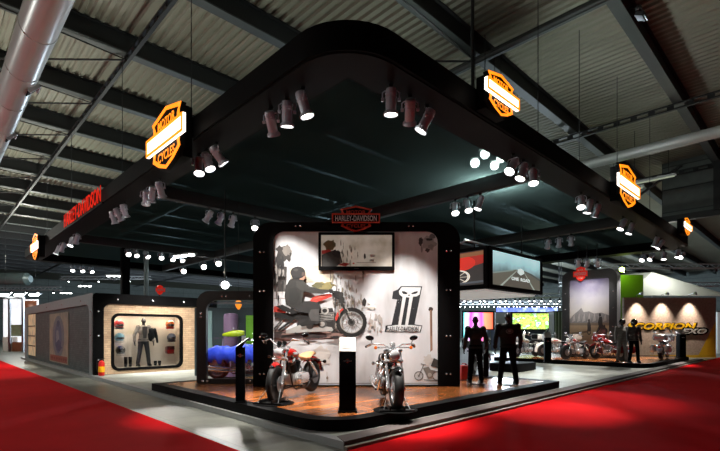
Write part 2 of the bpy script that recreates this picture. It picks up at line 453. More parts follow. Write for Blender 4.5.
# ducts
def duct(label, u, z, r, va, vb, holes=()):
    t = thing('air_duct', label, 'duct', W(u, va, z), A)
    m = MB(); m.tube([(0, 0, 0), (0, vb-va, 0)], r, 24); m.build('pipe', M['duct'], t)
    y = 1.0
    while y < vb-va: MB().tube([(0, y, 0), (0, y+0.06, 0)], r*1.03, 24).build('seam_band', M['duct'], t); y += 1.9
    for (y, ang) in holes:
        R = Euler((0, ang, 0)).to_matrix(); p = R @ Vector((r, 0, 0))
        g = MB(); g.box(p+Vector((0, y, 0)), (0.03, 0.34, 0.26), R); gr = g.build('outlet', M['blackmatte'], t)
        g = MB(); g.box(p*1.06+Vector((0, y-0.21, 0)), (0.10, 0.03, 0.30), R); g.box(p*1.06+Vector((0, y, 0)) + R @ Vector((0, 0, 0.15)), (0.10, 0.40, 0.02), R)
        g.build('damper', M['kerb'], gr)
    return t
duct('long shiny round ventilation duct at the upper left corner', -2.32, H+6.0, 0.33, -6, 45, [(14.9, 0.75), (18.6, 0.75), (23.5, 0.75)])
duct('slim grey round duct under the roof at the right edge', 16.1, H+7.0, 0.2, -20, 22)
t = thing('air_duct', 'short pale duct lying level in the dark far left hall', 'duct', P(-20, 279, 40), 0)
MB().tube([(-4, 0, 0), (4.2, 0, 0)], 0.55, 20).tube([(4.2, 0, 0), (4.5, 0, 0)], [0.55, 0.3], 20).build('pipe', mat('dark duct', rgb(70, 84, 84), 0.4, 0.2), t)
MB().tube([(0, 0, 0), (0.08, 0, 0)], 0.6, 20).build('seam_band', M['girderlip'], t)
# cable tray lights under the right roof
for (pa, ya, d, L, lab) in ((598, 196, 19, 3.4, 'upper pale tube lamp hung under the slim duct behind the right signs'), (632, 184, 19.5, 2.6, 'lower pale tube lamp beside the hall cladding at right')):
    p = P(pa, ya, d) if L > 3 else P(634, 183.5, d)
    if L < 3: p = P(633, 184, d); p = P(640, 182.5, d)
    t = thing('tube_lamp', lab, 'lamp', p, RZV)
    MB().box((0, 0, 0.04), (L, 0.16, 0.08)).build('housing', M['kerb'], t)
    MB().box((0, 0, -0.02), (L*0.96, 0.10, 0.04), ch=0.01).build('diffuser', mat('tube diffuser', rgb(190, 200, 180), 0.5, emit=rgb(190, 200, 175), estr=0.35), t)
    for x in (-L*0.4, L*0.4): MB().tube([(x, 0, 0.08), (x, 0, ZC-1.0-p.z)], 0.012, 6).build('hanger', M['girder'], t)

# ================================================================== THE CANOPY
cn = thing('canopy', 'huge black rounded canopy hung over the whole motorcycle stand', 'canopy', C0, A)
OUT = rrect(0, 0, LU, LV, 1.0, 10)
MB().ring(OUT, rrect(0.07, 0.07, LU-0.07, LV-0.07, 0.93, 10), ZB, ZT, 'z').build('fascia', M['black'], cn)
MB().ring(rrect(0.05, 0.05, LU-0.05, LV-0.05, 0.95, 10), rrect(0.75, 0.75, LU-0.75, LV-0.75, 0.02, 10), ZB-0.02, ZB+0.05, 'z').build('soffit', mat('brown black soffit', rgb(17, 15, 14), 0.6, var=0.15, spec=0.1), cn)
MB().ring(rrect(0.75, 0.75, LU-0.75, LV-0.75, 0.02, 10), rrect(0.80, 0.80, LU-0.80, LV-0.80, 0.02, 10), ZB, ZT-0.05, 'z').build('inner_rim', M['black'], cn)
m = MB(); m.add([(0.78, 0.78, ZT-0.06), (LU-0.78, 0.78, ZT-0.06), (LU-0.78, LV-0.78, ZT-0.06), (0.78, LV-0.78, ZT-0.06)], [(0, 1, 2, 3)]); m.build('scrim', M['scrim'], cn)
beam = mat('grey black beam cloth', rgb(40, 42, 42), 0.6, var=0.15)
for u in (7.4, 14.8): MB().box((u, LV/2, ZB+0.17), (0.22, LV-1.5, 0.38), ch=0.01).build('cross_beam', beam, cn)
for v in (9.25, 18.6): MB().box((LU/2, v, ZB+0.16), (LU-1.5, 0.22, 0.36), ch=0.01).build('cross_beam', beam, cn)
for (u, v) in ((3.72, 0.4), (6.6, 0.4), (9.2, 0.4), (12.5, 0.4), (16.5, 0.4), (0.4, 5.6), (0.4, 10.5), (0.4, 17), (0.4, 22)):
    MB().tube([(u, v, ZT), (u, v, ZC-0.6)], 0.010 if u != 3.72 else 0.035, 6).build('hanger', M['girder'], cn)

# emblem signs: a bar across a shield
SH = [(0, .5), (.15, .445), (.34, .37), (.30, .28), (.30, .0), (.30, -.2), (.315, -.28), (.17, -.41), (0, -.5)]
SH = SH + [(-x, z) for x, z in SH[-2:0:-1]]
def emblem(label, loc, rz, w, h, lit=True, cat='sign', depth=0.10, group=None, box=True, solid=False):
    t = thing('emblem_sign', label, cat, loc, rz, group)
    pts = [(x*w, z*h) for x, z in SH]; inn = [(x*w*0.84, z*h*0.88) for x, z in SH]
    if lit: pts = [(x*1.18, z) for x, z in pts]; inn = [(x*1.18, z) for x, z in inn]
    face = M['black'] if not solid else M['redglow']
    edge = M['orangeglow'] if lit else ink(196, 58, 36)
    if solid: edge = M['redglow']
    s = MB().prism(pts, -depth, 0).build('shield', face, t)
    MB().ring(pts, inn, -depth-0.012, -depth-0.001).build('shield_border', edge, s)
    bw, bh = w*0.5, h*(0.14 if lit else 0.185)
    b = MB().box((0, -depth-0.03, 0), (bw*2, 0.06, bh*2)).build('bar', (M['whiteglow'] if lit else (M['redglow'] if solid else M['black'])), t)
    o = rrect(-bw, -bh, bw, bh, 0.001, 1); k = 0.028*w
    MB().ring(o, rrect(-bw+k, -bh+k, bw-k, bh-k, 0.001, 1), -depth-0.075, -depth-0.061).build('bar_border', edge, b)
    tm = M['orangeglow'] if lit else ink(205, 62, 40)
    if solid: tm = ink(240, 225, 215)
    if h > 0.4:
        lettering('MOTOR', w*(0.46 if lit else 0.40), h*(0.15 if lit else 0.125), tm, s, 0, -depth-0.004, h*0.265, name='lettering', bold=0.01)
        lettering('CYCLES', w*(0.46 if lit else 0.40), h*(0.15 if lit else 0.125), tm, s, 0, -depth-0.004, -h*0.265, name='lettering', bold=0.01)
    lettering('HARLEY-DAVIDSON', w*0.86, bh*1.15, (mat('cream glow', rgb(250, 230, 205), 0.5, emit=(1, 0.72, 0.45, 1), estr=1.5) if lit else ink(205, 205, 210)), b, 0, -depth-0.064, 0, name='lettering', bold=0.012)
    if box:
        MB().box((0, 0.10, 0), (w*0.62, 0.2, h*0.8), ch=0.02).build('back_box', M['black'], t)
    return t
def left_pt(px, py, u=-0.21):
    v = v_on(u, px); p = W(u, v); return Vector((p.x, p.y, zz(py, p.y)))
def right_pt(px, py, v=-0.21):
    u = u_on(v, px); p = W(u, v); return Vector((p.x, p.y, zz(py, p.y)))
emblem('big orange lit shield sign with white bar, nearest on the left canopy edge', left_pt(171, 139), RZV, 1.95, 1.30)
emblem('orange lit shield sign at the far left end of the canopy', left_pt(37.8, 247), RZV, 1.5, 1.2)
emblem('orange lit shield sign nearest to the front corner on the right canopy edge', right_pt(496, 97.5), RZU, 1.14, 0.74)
emblem('large orange lit shield sign halfway along the right canopy edge', right_pt(624, 187.5), RZU, 2.0, 1.25)
emblem('small orange lit shield sign at the far right end of the canopy', right_pt(684.5, 227), RZU, 1.3, 0.75)
# red letters on the left fascia
p = left_pt(82, 210, -0.04)
ls = thing('letter_sign', 'glowing red letters spelling the maker name on left canopy edge', 'sign', p, RZV)
MB().box((0, 0.0, -0.26), (5.0, 0.06, 0.05)).build('rail', M['black'], ls)
lettering('HARLEY-DAVIDSON', 4.9, 0.50, M['letterglow'], ls, 0, -0.05, 0.03, depth=0.015, bold=0.0)

# ------------------------------------------------------------------ stage spotlights
# prototype: hangs from its clamp at the origin
def lamp_proto():
    t = thing('stage_spotlight', 'silver stage spotlight', 'spotlight')
    MB().box((0, 0, -0.02), (0.07, 0.05, 0.05), ch=0.01).tube([(0, 0, -0.02), (0, 0, -0.10)], 0.012, 8).build('clamp', M['blackmetal'], t)
    MB().tube([(-0.135, 0, -0.24), (-0.135, 0, -0.13), (-0.10, 0, -0.10), (0.10, 0, -0.10), (0.135, 0, -0.13), (0.135, 0, -0.24)], 0.011, 6).build('yoke', M['alu'], t)
    prof = [(0.03, 0.17), (0.075, 0.165), (0.085, 0.14), (0.085, 0.10), (0.092, 0.095), (0.092, 0.08), (0.085, 0.075), (0.085, 0.05), (0.092, 0.045), (0.092, 0.03), (0.085, 0.025),
            (0.085, -0.17), (0.10, -0.18), (0.115, -0.20), (0.118, -0.235), (0.108, -0.235), (0.10, -0.205), (0.09, -0.20)]
    h = MB().lathe(prof, 18).box((0.13, 0, 0), (0.05, 0.05, 0.05), ch=0.01).box((-0.13, 0, 0), (0.05, 0.05, 0.05), ch=0.01)
    ho = h.build('housing', M['alu'], t); ho.location = (0, 0, -0.24)
    MB().lathe([(0.0, -0.206), (0.06, -0.212), (0.097, -0.208), (0.097, -0.20)], 18).build('lens', M['lens'], ho)
    return t
LP = lamp_proto(); lamp_first = [True]
def aim_rot(d):
    """rotation that turns local -Z to d"""
    return Vector(d).to_track_quat('-Z', 'Y').to_euler()
LDATA = {}
def spot_data(power, ang):
    k = (power, ang)
    if k not in LDATA:
        l = bpy.data.lights.new('spot_beam', 'SPOT'); l.energy = power; l.spot_size = math.radians(ang); l.spot_blend = 0.7
        l.shadow_soft_size = 0.07; l.color = (1.0, 0.95, 0.89); LDATA[k] = l
    return LDATA[k]
def lamp(pos, target, label, group, power=0, ang=38, scale=1.0, drop=0.0):
    if lamp_first[0]: t = LP; lamp_first[0] = False
    else: t = copy_tree(LP)
    pos = Vector(pos)
    t.location = pos; t.scale = (scale,)*3; t['label'] = label; t['group'] = group
    ho = [c for c in t.children if c.name.startswith('housing')][0]
    yk = [c for c in t.children if c.name.startswith('yoke')][0]
    d = Vector(target) - (pos+Vector((0, 0, -0.24*scale)))
    yaw = math.atan2(d.y, d.x) + PI/2
    yk.rotation_euler = (0, 0, yaw)
    ho.rotation_euler = aim_rot(d)
    # keep the trunnions on the yoke: turn about the yaw first, tilt second
    tilt = math.atan2(-d.z, math.hypot(d.x, d.y))
    ho.rotation_euler = Euler((0, 0, 0)); ho.rotation_mode = 'XYZ'
    ho.rotation_euler = (-(PI/2-tilt), 0, yaw)
    if drop:
        MB().tube([(0, 0, 0), (0, 0, drop)], 0.02, 8).build('drop_pipe', M['blackmetal'], t)
    if power:
        l = bpy.data.objects.new('spot_beam', spot_data(power, ang)); COL.objects.link(l); l.parent = ho; l.location = (0, 0, -0.225)
    return t
def trio(kind, off, pxs, targets, where, power, ang=38, names=('nearest', 'middle', 'farthest'), z=ZB-0.03, scale=1.0, beam=False):
    """spotlights under an edge that runs along v (kind 'v', at u=off) or along u (kind 'u', at v=off)"""
    for i, px in enumerate(pxs):
        q = W(off, v_on(off, px)) if kind == 'v' else W(u_on(off, px), off)
        tg = targets[i % len(targets)]
        lamp((q.x, q.y, z), tg, 'spotlight, %s of %s' % (names[i], where), 'stage spotlights under the canopy', power+600, ang, scale)
L3 = ('leftmost', 'middle one', 'rightmost')
CW = Vector((0, 10.4, 0))
POST = [Vector((-1.2, 10.4, 2.4)), Vector((0.3, 10.4, 2.3)), Vector((1.3, 10.4, 1.9))]
#            left edge
trio('v', 0.42, (271, 287, 303), [Vector((-1.1, 10.4, 1.9)), Vector((-1.3, 8.5, 0.6)), Vector((0.5, 7.6, 0.6))], 'three beside the front corner on the left canopy edge', 560, 34, L3)
trio('v', 0.42, (199, 207, 217), [Vector((-2.9, 8.4, 0.3)), Vector((-1.4, 8.8, 0.5)), Vector((-1.0, 10.4, 2.4))], 'three under the nearest big shield sign at left', 540, 32, L3)
trio('v', 0.42, (146, 152, 160), [W(1.5, 11.8, 1.2), W(1.0, 11.0, 0.1), W(2.5, 9, 0.1)], 'three between shield sign and red letters at left', 300, 44, L3)
trio('v', 0.42, (113, 118, 124), [W(1.8, 12.0, 1.4), W(2.8, 12.0, 1.4), W(2.2, 11.0, 0.1)], 'three beside the near end of the red letters', 300, 40, L3)
trio('v', 0.42, (72, 77), [W(-1.5, 16, 0.0), W(0.0, 20, 1.0)], 'two under the far end of the red letters', 120, 50, ('left one', 'right one'))
trio('v', 0.42, (58, 63), [W(-1.5, 20, 0.0), W(-1.0, 22, 0.0)], 'two closest to the far left shield sign', 120, 50, ('left one', 'right one'))
#            right edge
trio('u', 0.42, (391, 410, 427), [Vector((0.5, 7.6, 0.6)), Vector((1.0, 10.4, 2.0)), Vector((-1.3, 8.4, 0.6))], 'three beside the front corner on the right canopy edge', 560, 34, L3)
trio('u', 0.42, (513, 523, 533), [Vector((0.6, 7.8, 0.7)), Vector((1.8, 9.4, 0.3)), W(4.8, -0.6, 0)], 'three under the beam end right of the four bright lamps', 520, 34, L3)
trio('u', 0.42, (581, 589, 597), [W(7.0, -0.5, 0.1), W(9.5, 1.5, 0.1), W(11, 2.5, 0.1)], 'three left of the halfway shield sign at right', 300, 44, L3)
trio('u', 0.42, (623, 631), [W(11, 2.0, 0.1), W(13, 2, 0.1)], 'two under the halfway shield sign at right', 240, 44, ('left one', 'right one'))
trio('u', 0.42, (656, 661), [W(17.2, 1.9, 0.7), W(16.9, 3.2, 0.5)], 'two left of the far right shield sign', 650, 34, ('left one', 'right one'))
trio('u', 0.42, (678, 682), [W(20.6, 0.9, 0.8), W(17.0, 1.4, 1.0)], 'two under the far right shield sign', 800, 36, ('left one', 'right one'))
#            beams and back edges
trio('u', 9.25, (209, 221, 233, 255), [W(1.2, 12.4, 1.0), W(2.2, 12.4, 1.0), W(3.4, 12.4, 1.0), Vector((-2.9, 11.9, 0.8))], 'row under the beam left of the poster wall', 230, 40, ('leftmost', 'second from left', 'third from left', 'last, by the wall corner,'))
trio('v', 7.4, (455, 467.5, 480), [Vector((2.6, 10.8, 0.4)), Vector((3.4, 10.6, 0.3)), Vector((1.8, 12.6, 0.4))], 'three under the beam right of the tall poster wall', 60, 40, L3)
trio('v', 14.8, (548, 559, 571), [W(17.4, 5.7, 0.8), W(18.3, 4.9, 0.8), W(17.6, 3.8, 0.6)], 'three in front of the far desert poster wall', 260, 34, L3)
trio('u', 18.2, (128, 135.5, 146), [W(2.2, 13, 1.0), W(3.5, 14, 1.0), W(5, 14, 1.0)], 'left row above the shop pavilion roof', 60, 50, L3)
trio('u', 18.2, (161, 172, 181), [W(3.2, 13, 1.0), W(4.5, 14, 1.0), W(6, 14, 1.0)], 'right row above the shop pavilion roof', 60, 50, L3)
trio('v', 7.1, (183, 203, 218), [W(4.2, 11, 0.6), W(4.6, 10, 0.6), W(4, 9, 0.6)], 'three far behind the left wood stage', 150, 50, L3, scale=1.3)
trio('u', LV-0.4, (73, 82, 91), [W(1, 22, 0.0), W(3, 22, 1.0), W(4, 22, 1.0)], 'three on the far canopy edge above the pavilion', 60, 50, L3)
trio('v', LU-0.4, (643, 652, 664), [W(17.8, 2.4, 0.7), W(18.1, 3.6, 0.6), W(20.5, 1.0, 0.8)], 'three on the far canopy edge above the brown wall', 800, 40, L3)
# four bright hall lamps seen through the scrim
for i, (px, py, d) in enumerate(((485, 154, 12.8), (475, 163, 13.2), (501, 158, 13.4), (494.5, 165.5, 13.6))):
    p = P(px, py, d)
    t = thing('flood_lamp', 'glaring round flood lamp above the black scrim, %s of four' % ('upper left', 'lower left', 'upper right', 'lower right')[i], 'lamp', p, group='flood lamps over the canopy')
    MB().ell((0, 0, 0), 0.13, 14, 10).build('bulb', mat('flood glow', rgb(255, 255, 250), 0.4, emit=(1, 1, 0.93, 1), estr=90), t)
    MB().lathe([(0.19, 0.10), (0.16, 0.17), (0.05, 0.2), (0.03, 0.3)], 16).tube([(0, 0, 0.3), (0, 0, ZC-0.6-p.z)], 0.012, 6).build('shade', M['girder'], t)
    if i % 2 == 0:
        l = bpy.data.lights.new('flood_beam', 'POINT'); l.energy = 250; l.shadow_soft_size = 0.13; l.color = (0.9, 1.0, 0.95)
        o = bpy.data.objects.new('flood_beam', l); COL.objects.link(o); o.parent = t; o.location = (0, 0, -0.3)
# ================================================================== STAGE AND DISPLAYS
ZS = 0.27                                   # top of the stages
def stage(name, label, u0, u1, v0, v1, r, border):
    t = thing(name, label, 'stage', C0, A)
    rr = (r, 0.05, 0.05, 0.05)
    o = rrect(u0, v0, u1, v1, rr, 10)
    i = rrect(u0+border, v0+border, u1-border, v1-border, (max(r-border, 0.1), 0.05, 0.05, 0.05), 10)
    MB().prism(rrect(u0+border*0.5, v0+border*0.5, u1-border*0.5, v1-border*0.5, (max(r-border*0.5, 0.1), 0.05, 0.05, 0.05), 10), 0.101, ZS-0.004, 'z').build('deck', M['wood'], t)
    MB().ring(o, i, 0.1005, ZS, 'z').build('fascia', M['black'], t)
    return t
stage('stage_platform', 'low wooden motorcycle stage with black rounded edge at the front corner', 0.05, u_on(0.34, 560), 0.34, 7.1, 0.75, 0.26)
stage('stage_platform', 'low wooden motorcycle stage with black edge farther back at right', 16.1, 23.5, 0.34, 6.9, 0.7, 0.2)

class Print:
    """flat print: coloured shapes a millimetre or two thick, stacked towards the viewer"""
    def __init__(s, fx, fz, y=0.0): s.mb = MB(); s.m = []; s.k = 0; s.fx = fx; s.fz = fz; s.y = y
    def use(s, c):
        m = c if not isinstance(c, tuple) else ink(*c)
        if m not in s.m: s.m.append(m)
        s.mb.cur = s.m.index(m); s.k += 1
        return s.y - 0.0007*s.k
    def poly(s, pts, c):
        y = s.use(c); s.mb.prism([(s.fx(a), s.fz(b)) for a, b in pts], y-0.0005, y); return s
    def disc(s, x, z, rx, rz, c, n=20):
        return s.poly([(x+rx*math.cos(2*PI*i/n), z+rz*math.sin(2*PI*i/n)) for i in range(n)], c)
    def hoop(s, x, z, rx, rz, w, c, n=24):
        y = s.use(c)
        o = [(s.fx(x+rx*math.cos(2*PI*i/n)), s.fz(z+rz*math.sin(2*PI*i/n))) for i in range(n)]
        i_ = [(s.fx(x+(rx-w)*math.cos(2*PI*i/n)), s.fz(z+(rz-w)*math.sin(2*PI*i/n))) for i in range(n)]
        s.mb.ring(o, i_, y-0.0005, y); return s
    def line(s, a, b, w, c):
        a = Vector(a); b = Vector(b); d = (b-a); 
        if d.length < 1e-6: return s
        q = Vector((-d.y, d.x)).normalized()*w/2
        return s.poly([tuple(a+q), tuple(b+q), tuple(b-q), tuple(a-q)], c)
    def blot(s, x, z, rx, rz, c, n=18, seed=0, jag=0.45):
        R = random.Random(seed*7+n)
        return s.poly([(x+rx*(1-jag*R.random())*math.cos(2*PI*i/n), z+rz*(1-jag*R.random())*math.sin(2*PI*i/n)) for i in range(n)], c)
    def build(s, name, parent): return s.mb.build(name, s.m, parent)

# ---- tall poster wall facing the corner
D = 10.4; XC = -0.08
dw = thing('display_wall', 'tall black-framed wall with rider poster and big numeral, behind the two front motorcycles', 'display wall', (XC, D, ZS))
OW = rrect(-2.387, 0, 2.387, 3.79, (0.001, 0.001, 0.42, 0.42), 8)
IW = rrect(-1.926, 0.03, 1.879, 3.586, (0.001, 0.001, 0.25, 0.25), 8)
MB().ring(OW, IW, 0.0, 0.5).build('frame', M['blackmatte'], dw)
poster = ramp_mat('poster plaster', [(0.30, rgb(186, 184, 184)), (0.45, rgb(212, 213, 216)), (0.65, rgb(232, 234, 238))], scale=1.1, detail=8, stretch=(1.6, 1, 0.5))
pp = MB().box((-0.02, 0.25, 1.81), (3.9, 0.4, 3.62)).build('poster_panel', poster, dw)
for px, pys in ((262, (252, 291, 337, 374)), (448.5, (251, 290, 336, 374))):
    for py in pys:
        for k in (-0.045, 0.045):
            MB().lathe([(0.022, 0), (0.022, 0.012), (0.012, 0.02)], 10, Matrix.Translation((at(px, D)-XC+k*(0.3 if 0 else 1), 0, zz(py, D)-ZS)) @ Matrix.Rotation(PI/2, 4, 'X')).build('bolt', M['chrome'], dw)
for px in (298, 411):
    for k in (-0.05, 0.05):
        MB().lathe([(0.022, 0), (0.022, 0.012), (0.012, 0.02)], 10, Matrix.Translation((at(px, D)-XC+k, 0, 3.70)) @ Matrix.Rotation(PI/2, 4, 'X')).build('bolt', M['chrome'], dw)
PY = 0.05
# zoomed picture coordinates of the rider print
S4 = 451/120.0
fx = lambda X: at(270+X/S4, D)-XC
fz = lambda Y: zz(225+Y/S4, D)-ZS
p = Print(fx, fz, PY-0.0002)
p.poly([(14, 392), (120, 398), (250, 402), (290, 408), (250, 428), (14, 440)], (120, 92, 88, 0.4)).poly([(14, 404), (170, 408), (240, 414), (170, 426), (14, 424)], (70, 55, 55, 0.4))
p.poly([(12, 155), (62, 155), (60, 250), (14, 250)], (70, 66, 64, 0.35)).poly([(70, 160), (190, 150), (240, 175), (235, 215), (130, 215), (75, 215)], (196, 186, 168, 0.15))
p.blot(50, 105, 36, 42, (62, 58, 56, 0.4), 26, 3).blot(62, 95, 20, 26, (128, 122, 116, 0.3), 20, 5).blot(30, 130, 16, 40, (52, 50, 50, 0.3), 18, 8, 0.6)
p.blot(44, 165, 10, 60, (44, 44, 44, 0.3), 14, 9, 0.5)
p.line((14, 252), (70, 252), 3, (235, 230, 225)).line((14, 275), (70, 275), 3, (170, 150, 145))
p.blot(205, 230, 46, 20, (128, 118, 74, 0.35), 24, 4).blot(180, 226, 26, 14, (96, 92, 62, 0.35), 20, 6)
for k in range(34):
    R = random.Random(k); x = 225+R.random()*130; y = 175+R.random()*150
    p.blot(x, y, 2+R.random()*5, 6+R.random()*26, R.choice([(150, 140, 132, 0.3), (120, 112, 106, 0.3), (176, 168, 160, 0.2), (140, 132, 112, 0.3)]), 12, k, 0.7)
p.disc(381, 290, 13, 9, (252, 250, 240)).disc(384, 308, 15, 9, (250, 246, 236)).blot(354, 290, 9, 20, (48, 44, 42, 0.3), 14, 2).line((345, 312), (395, 312), 3, (130, 120, 110))
for k in range(14):
    R = random.Random(100+k); p.blot(370+R.random()*50, 330+R.random()*70, 3+R.random()*5, 8+R.random()*14, (176, 168, 162, 0.2), 12, 40+k, 0.6)
for k in range(46):
    R = random.Random(900+k); x = 225+abs(R.gauss(0, 1))*48; y = 190+R.random()*190
    p.blot(x, y, 1.5+R.random()*4, 5+R.random()*20, R.choice([(104, 96, 90, 0.4), (84, 78, 74, 0.4), (132, 124, 112, 0.3), (160, 150, 142, 0.3)]), 11, 500+k, 0.75)
for k in range(16):
    R = random.Random(950+k); p.blot(16+R.random()*50, 160+R.random()*130, 2+R.random()*4, 10+R.random()*26, R.choice([(96, 92, 90, 0.4), (40, 38, 38, 0.4), (150, 146, 142, 0.3)]), 11, 600+k, 0.7)
for k in range(18):
    R = random.Random(980+k); p.blot(20+R.random()*240, 402+R.random()*26, 14+R.random()*26, 3+R.random()*5, R.choice([(58, 50, 48, 0.4), (140, 112, 104, 0.3), (36, 33, 32, 0.4)]), 14, 700+k, 0.6)
p.build('printed_splash', pp)
p = Print(fx, fz, PY-0.06+0.006)
p.y = PY-0.045
# motorcycle print
dk = (23, 23, 23, 0.3); gy = (72, 71, 69, 0.3); lg = (176, 174, 170, 0.2)
p.line((16, 390), (70, 326), 6, (63, 60, 59)).line((30, 396), (110, 340), 8, dk).line((20, 350), (110, 345), 6, dk)
p.poly([(14, 306), (34, 303), (64, 318), (58, 332), (14, 328)], (196, 58, 46))
p.poly([(20, 326), (60, 332), (110, 330), (120, 352), (80, 360), (40, 350), (16, 344)], dk)
p.poly([(105, 340), (150, 315), (235, 312), (248, 350), (246, 385), (225, 402), (130, 400), (100, 388)], (38, 36, 36, 0.35))
p.poly([(60, 396), (120, 372), (160, 376), (232, 384), (240, 398), (120, 404), (60, 408)], lg)
p.disc(206, 322, 15, 14, lg).disc(206, 322, 9, 8, dk).disc(196, 372, 18, 15, gy).disc(196, 372, 10, 9, lg).disc(150, 380, 14, 12, gy).disc(222, 352, 15, 12, gy).disc(222, 352, 8, 6, dk).disc(170, 345, 12, 12, (52, 51, 50))
for k in range(5): p.line((182, 334+k*6), (240, 330+k*6), 2, lg)
p.poly([(150, 286), (160, 272), (192, 261), (226, 258), (236, 268), (204, 280), (176, 290), (152, 296)], (200, 62, 50)).poly([(160, 280), (192, 266), (215, 264), (196, 273)], (226, 110, 92))
p.hoop(306, 366, 58, 56, 15, (26, 25, 24, 0.3)).hoop(306, 366, 43, 41, 3, lg).disc(306, 366, 14, 14, gy).disc(306, 366, 6, 6, dk)
for k in range(14):
    a = 2*PI*k/14; p.line((306+12*math.cos(a), 366+12*math.sin(a)), (306+41*math.cos(a+0.2), 366+40*math.sin(a+0.2)), 1.6, (140, 136, 132))
p.poly([(244, 352), (252, 330), (270, 314), (284, 312), (268, 326), (256, 346), (250, 362)], (200, 60, 48))
p.line((246, 248), (304, 364), 8, (39, 38, 37)).line((256, 252), (312, 358), 3, lg).line((248, 262), (240, 400), 5, (55, 52, 51))
p.blot(252, 262, 22, 18, dk, 16, 5, 0.35).blot(270, 285, 14, 24, (39, 38, 36, 0.3), 14, 6, 0.5).line((215, 246), (262, 252), 5, dk).disc(268, 262, 9, 10, (46, 44, 43))
for k in range(24):
    a = 2*PI*k/24; p.poly([(306+56*math.cos(a), 366+54*math.sin(a)), (306+60*math.cos(a+.05), 366+58*math.sin(a+.05)), (306+56*math.cos(a+.1), 366+54*math.sin(a+.1))], (39, 36, 35))
p.build('printed_motorcycle', pp)
p = Print(fx, fz, PY-0.10)
jk = (34, 33, 31, 0.25); j2 = (48, 47, 44, 0.25)
p.poly([(24, 306), (48, 300), (84, 318), (110, 326), (88, 334), (48, 322)], (17, 16, 16))
p.poly([(112, 288), (150, 286), (186, 292), (192, 310), (184, 330), (190, 366), (176, 374), (150, 366), (146, 332), (108, 326), (88, 312)], (40, 40, 40, 0.3))
p.poly([(154, 318), (184, 316), (188, 362), (156, 360), (146, 340)], (73, 72, 71, 0.3)).poly([(138, 358), (172, 362), (170, 372), (120, 382), (112, 374)], (26, 25, 23))
p.poly([(76, 206), (100, 198), (126, 206), (136, 226), (128, 252), (122, 290), (110, 306), (84, 312), (62, 300), (56, 270), (60, 232)], jk)
p.poly([(100, 212), (128, 214), (150, 232), (190, 242), (226, 244), (232, 252), (196, 260), (150, 256), (116, 246), (100, 232)], j2).poly([(222, 242), (236, 242), (240, 256), (224, 258)], (19, 19, 19))
p.poly([(70, 240), (100, 236), (112, 270), (100, 300), (76, 298)], (27, 27, 25, 0.25)).line((122, 250), (118, 300), 2, (59, 56, 52))
p.poly([(112, 190), (132, 186), (134, 200), (126, 208), (112, 206)], (150, 112, 92)).disc(106, 180, 28, 23, (29, 27, 27, 0.15)).poly([(82, 192), (112, 196), (112, 203), (88, 203)], (19, 19, 19))
p.disc(98, 170, 9, 5, (56, 54, 52)).poly([(122, 178), (135, 180), (134, 192), (120, 192)], (70, 56, 50))
p.build('printed_rider', pp)
# numeral with skull, picture coordinates on a 7.5x zoom of (385,280)
S1 = 451/60.0
fx1 = lambda X: at(385+X/S1, D)-XC
fz1 = lambda Y: zz(280+Y/S1, D)-ZS
p = Print(fx1, fz1, PY-0.002)
bk = (34, 36, 40, 0.25); wt = (226, 226, 226, 0.05)
p.poly([(122, 44), (282, 46), (224, 332), (284, 342), (270, 394), (-2, 392), (6, 342), (50, 336), (92, 146), (54, 140), (62, 84), (98, 70)], bk)
p.poly([(128, 52), (272, 54), (262, 108), (240, 122), (212, 124), (200, 132), (160, 128), (130, 124), (110, 108), (106, 84), (116, 66)], wt)
p.poly([(130, 82), (150, 84), (172, 96), (164, 106), (140, 104), (128, 92)], bk).poly([(248, 82), (226, 86), (198, 98), (206, 106), (234, 102), (246, 94)], bk).poly([(182, 104), (190, 118), (174, 118)], bk)
for a in (134, 186):
    p.poly([(a, 122), (a+26, 124), (a-16+4, 340), (a-34, 340)], wt)
p.poly([(52, 344), (20, 346), (12, 386), (262, 388), (276, 348), (228, 342), (200, 338), (80, 338)], wt)
for k in range(26):
    R = random.Random(200+k); y = 140+R.random()*190; x = 70+R.random()*150
    p.blot(x, y, 2.2, 2.2, wt, 7, k)
p.build('printed_numeral', pp)
lettering('HARLEY-DAVIDSON', fx1(252)-fx1(16), (fz1(350)-fz1(383)), ink(34, 36, 40), pp, (fx1(252)+fx1(16))/2, PY-0.045, (fz1(350)+fz1(383))/2, depth=0.003, bold=0.02, name='printed_caption')
# corner splash, rust streak and small bike print, picture coordinates
fxp = lambda X: at(X, D)-XC
fzp = lambda Y: zz(Y, D)-ZS
p = Print(fxp, fzp, PY-0.002)
p.blot(429, 243, 8.5, 10, (176, 178, 180, 0.15), 22, 3).blot(421, 241, 2.6, 5, (70, 72, 74, 0.3), 14, 4).blot(429, 239, 4.5, 1.8, (60, 62, 64, 0.3), 16, 5).blot(428, 250, 3, 2.4, (84, 84, 86, 0.3), 14, 6).blot(431, 246, 4, 3.2, (150, 154, 156), 14, 7).blot(433, 236, 4, 3, (120, 124, 128, 0.3), 14, 8).blot(422, 249, 1.2, 5, (150, 150, 152), 12, 9)
p.blot(431, 309, 2.6, 2.6, (58, 44, 38, 0.3), 16, 2, 0.25).poly([(430, 310), (432.4, 310), (432.8, 350), (430.6, 352)], (160, 128, 108, 0.25)).poly([(431, 310), (432, 310), (432.2, 336), (431.2, 336)], (112, 82, 66, 0.25))
p.blot(428, 360, 6, 7, (206, 202, 198, 0.15), 24, 6, 0.5).blot(322, 356, 11, 12, (206, 200, 194, 0.12), 22, 8, 0.4).blot(327, 378, 1.3, 2.2, (110, 96, 84), 10, 3).line((326.8, 372), (327, 382), 0.5, (170, 160, 150))
g2 = (84, 80, 78, 0.3)
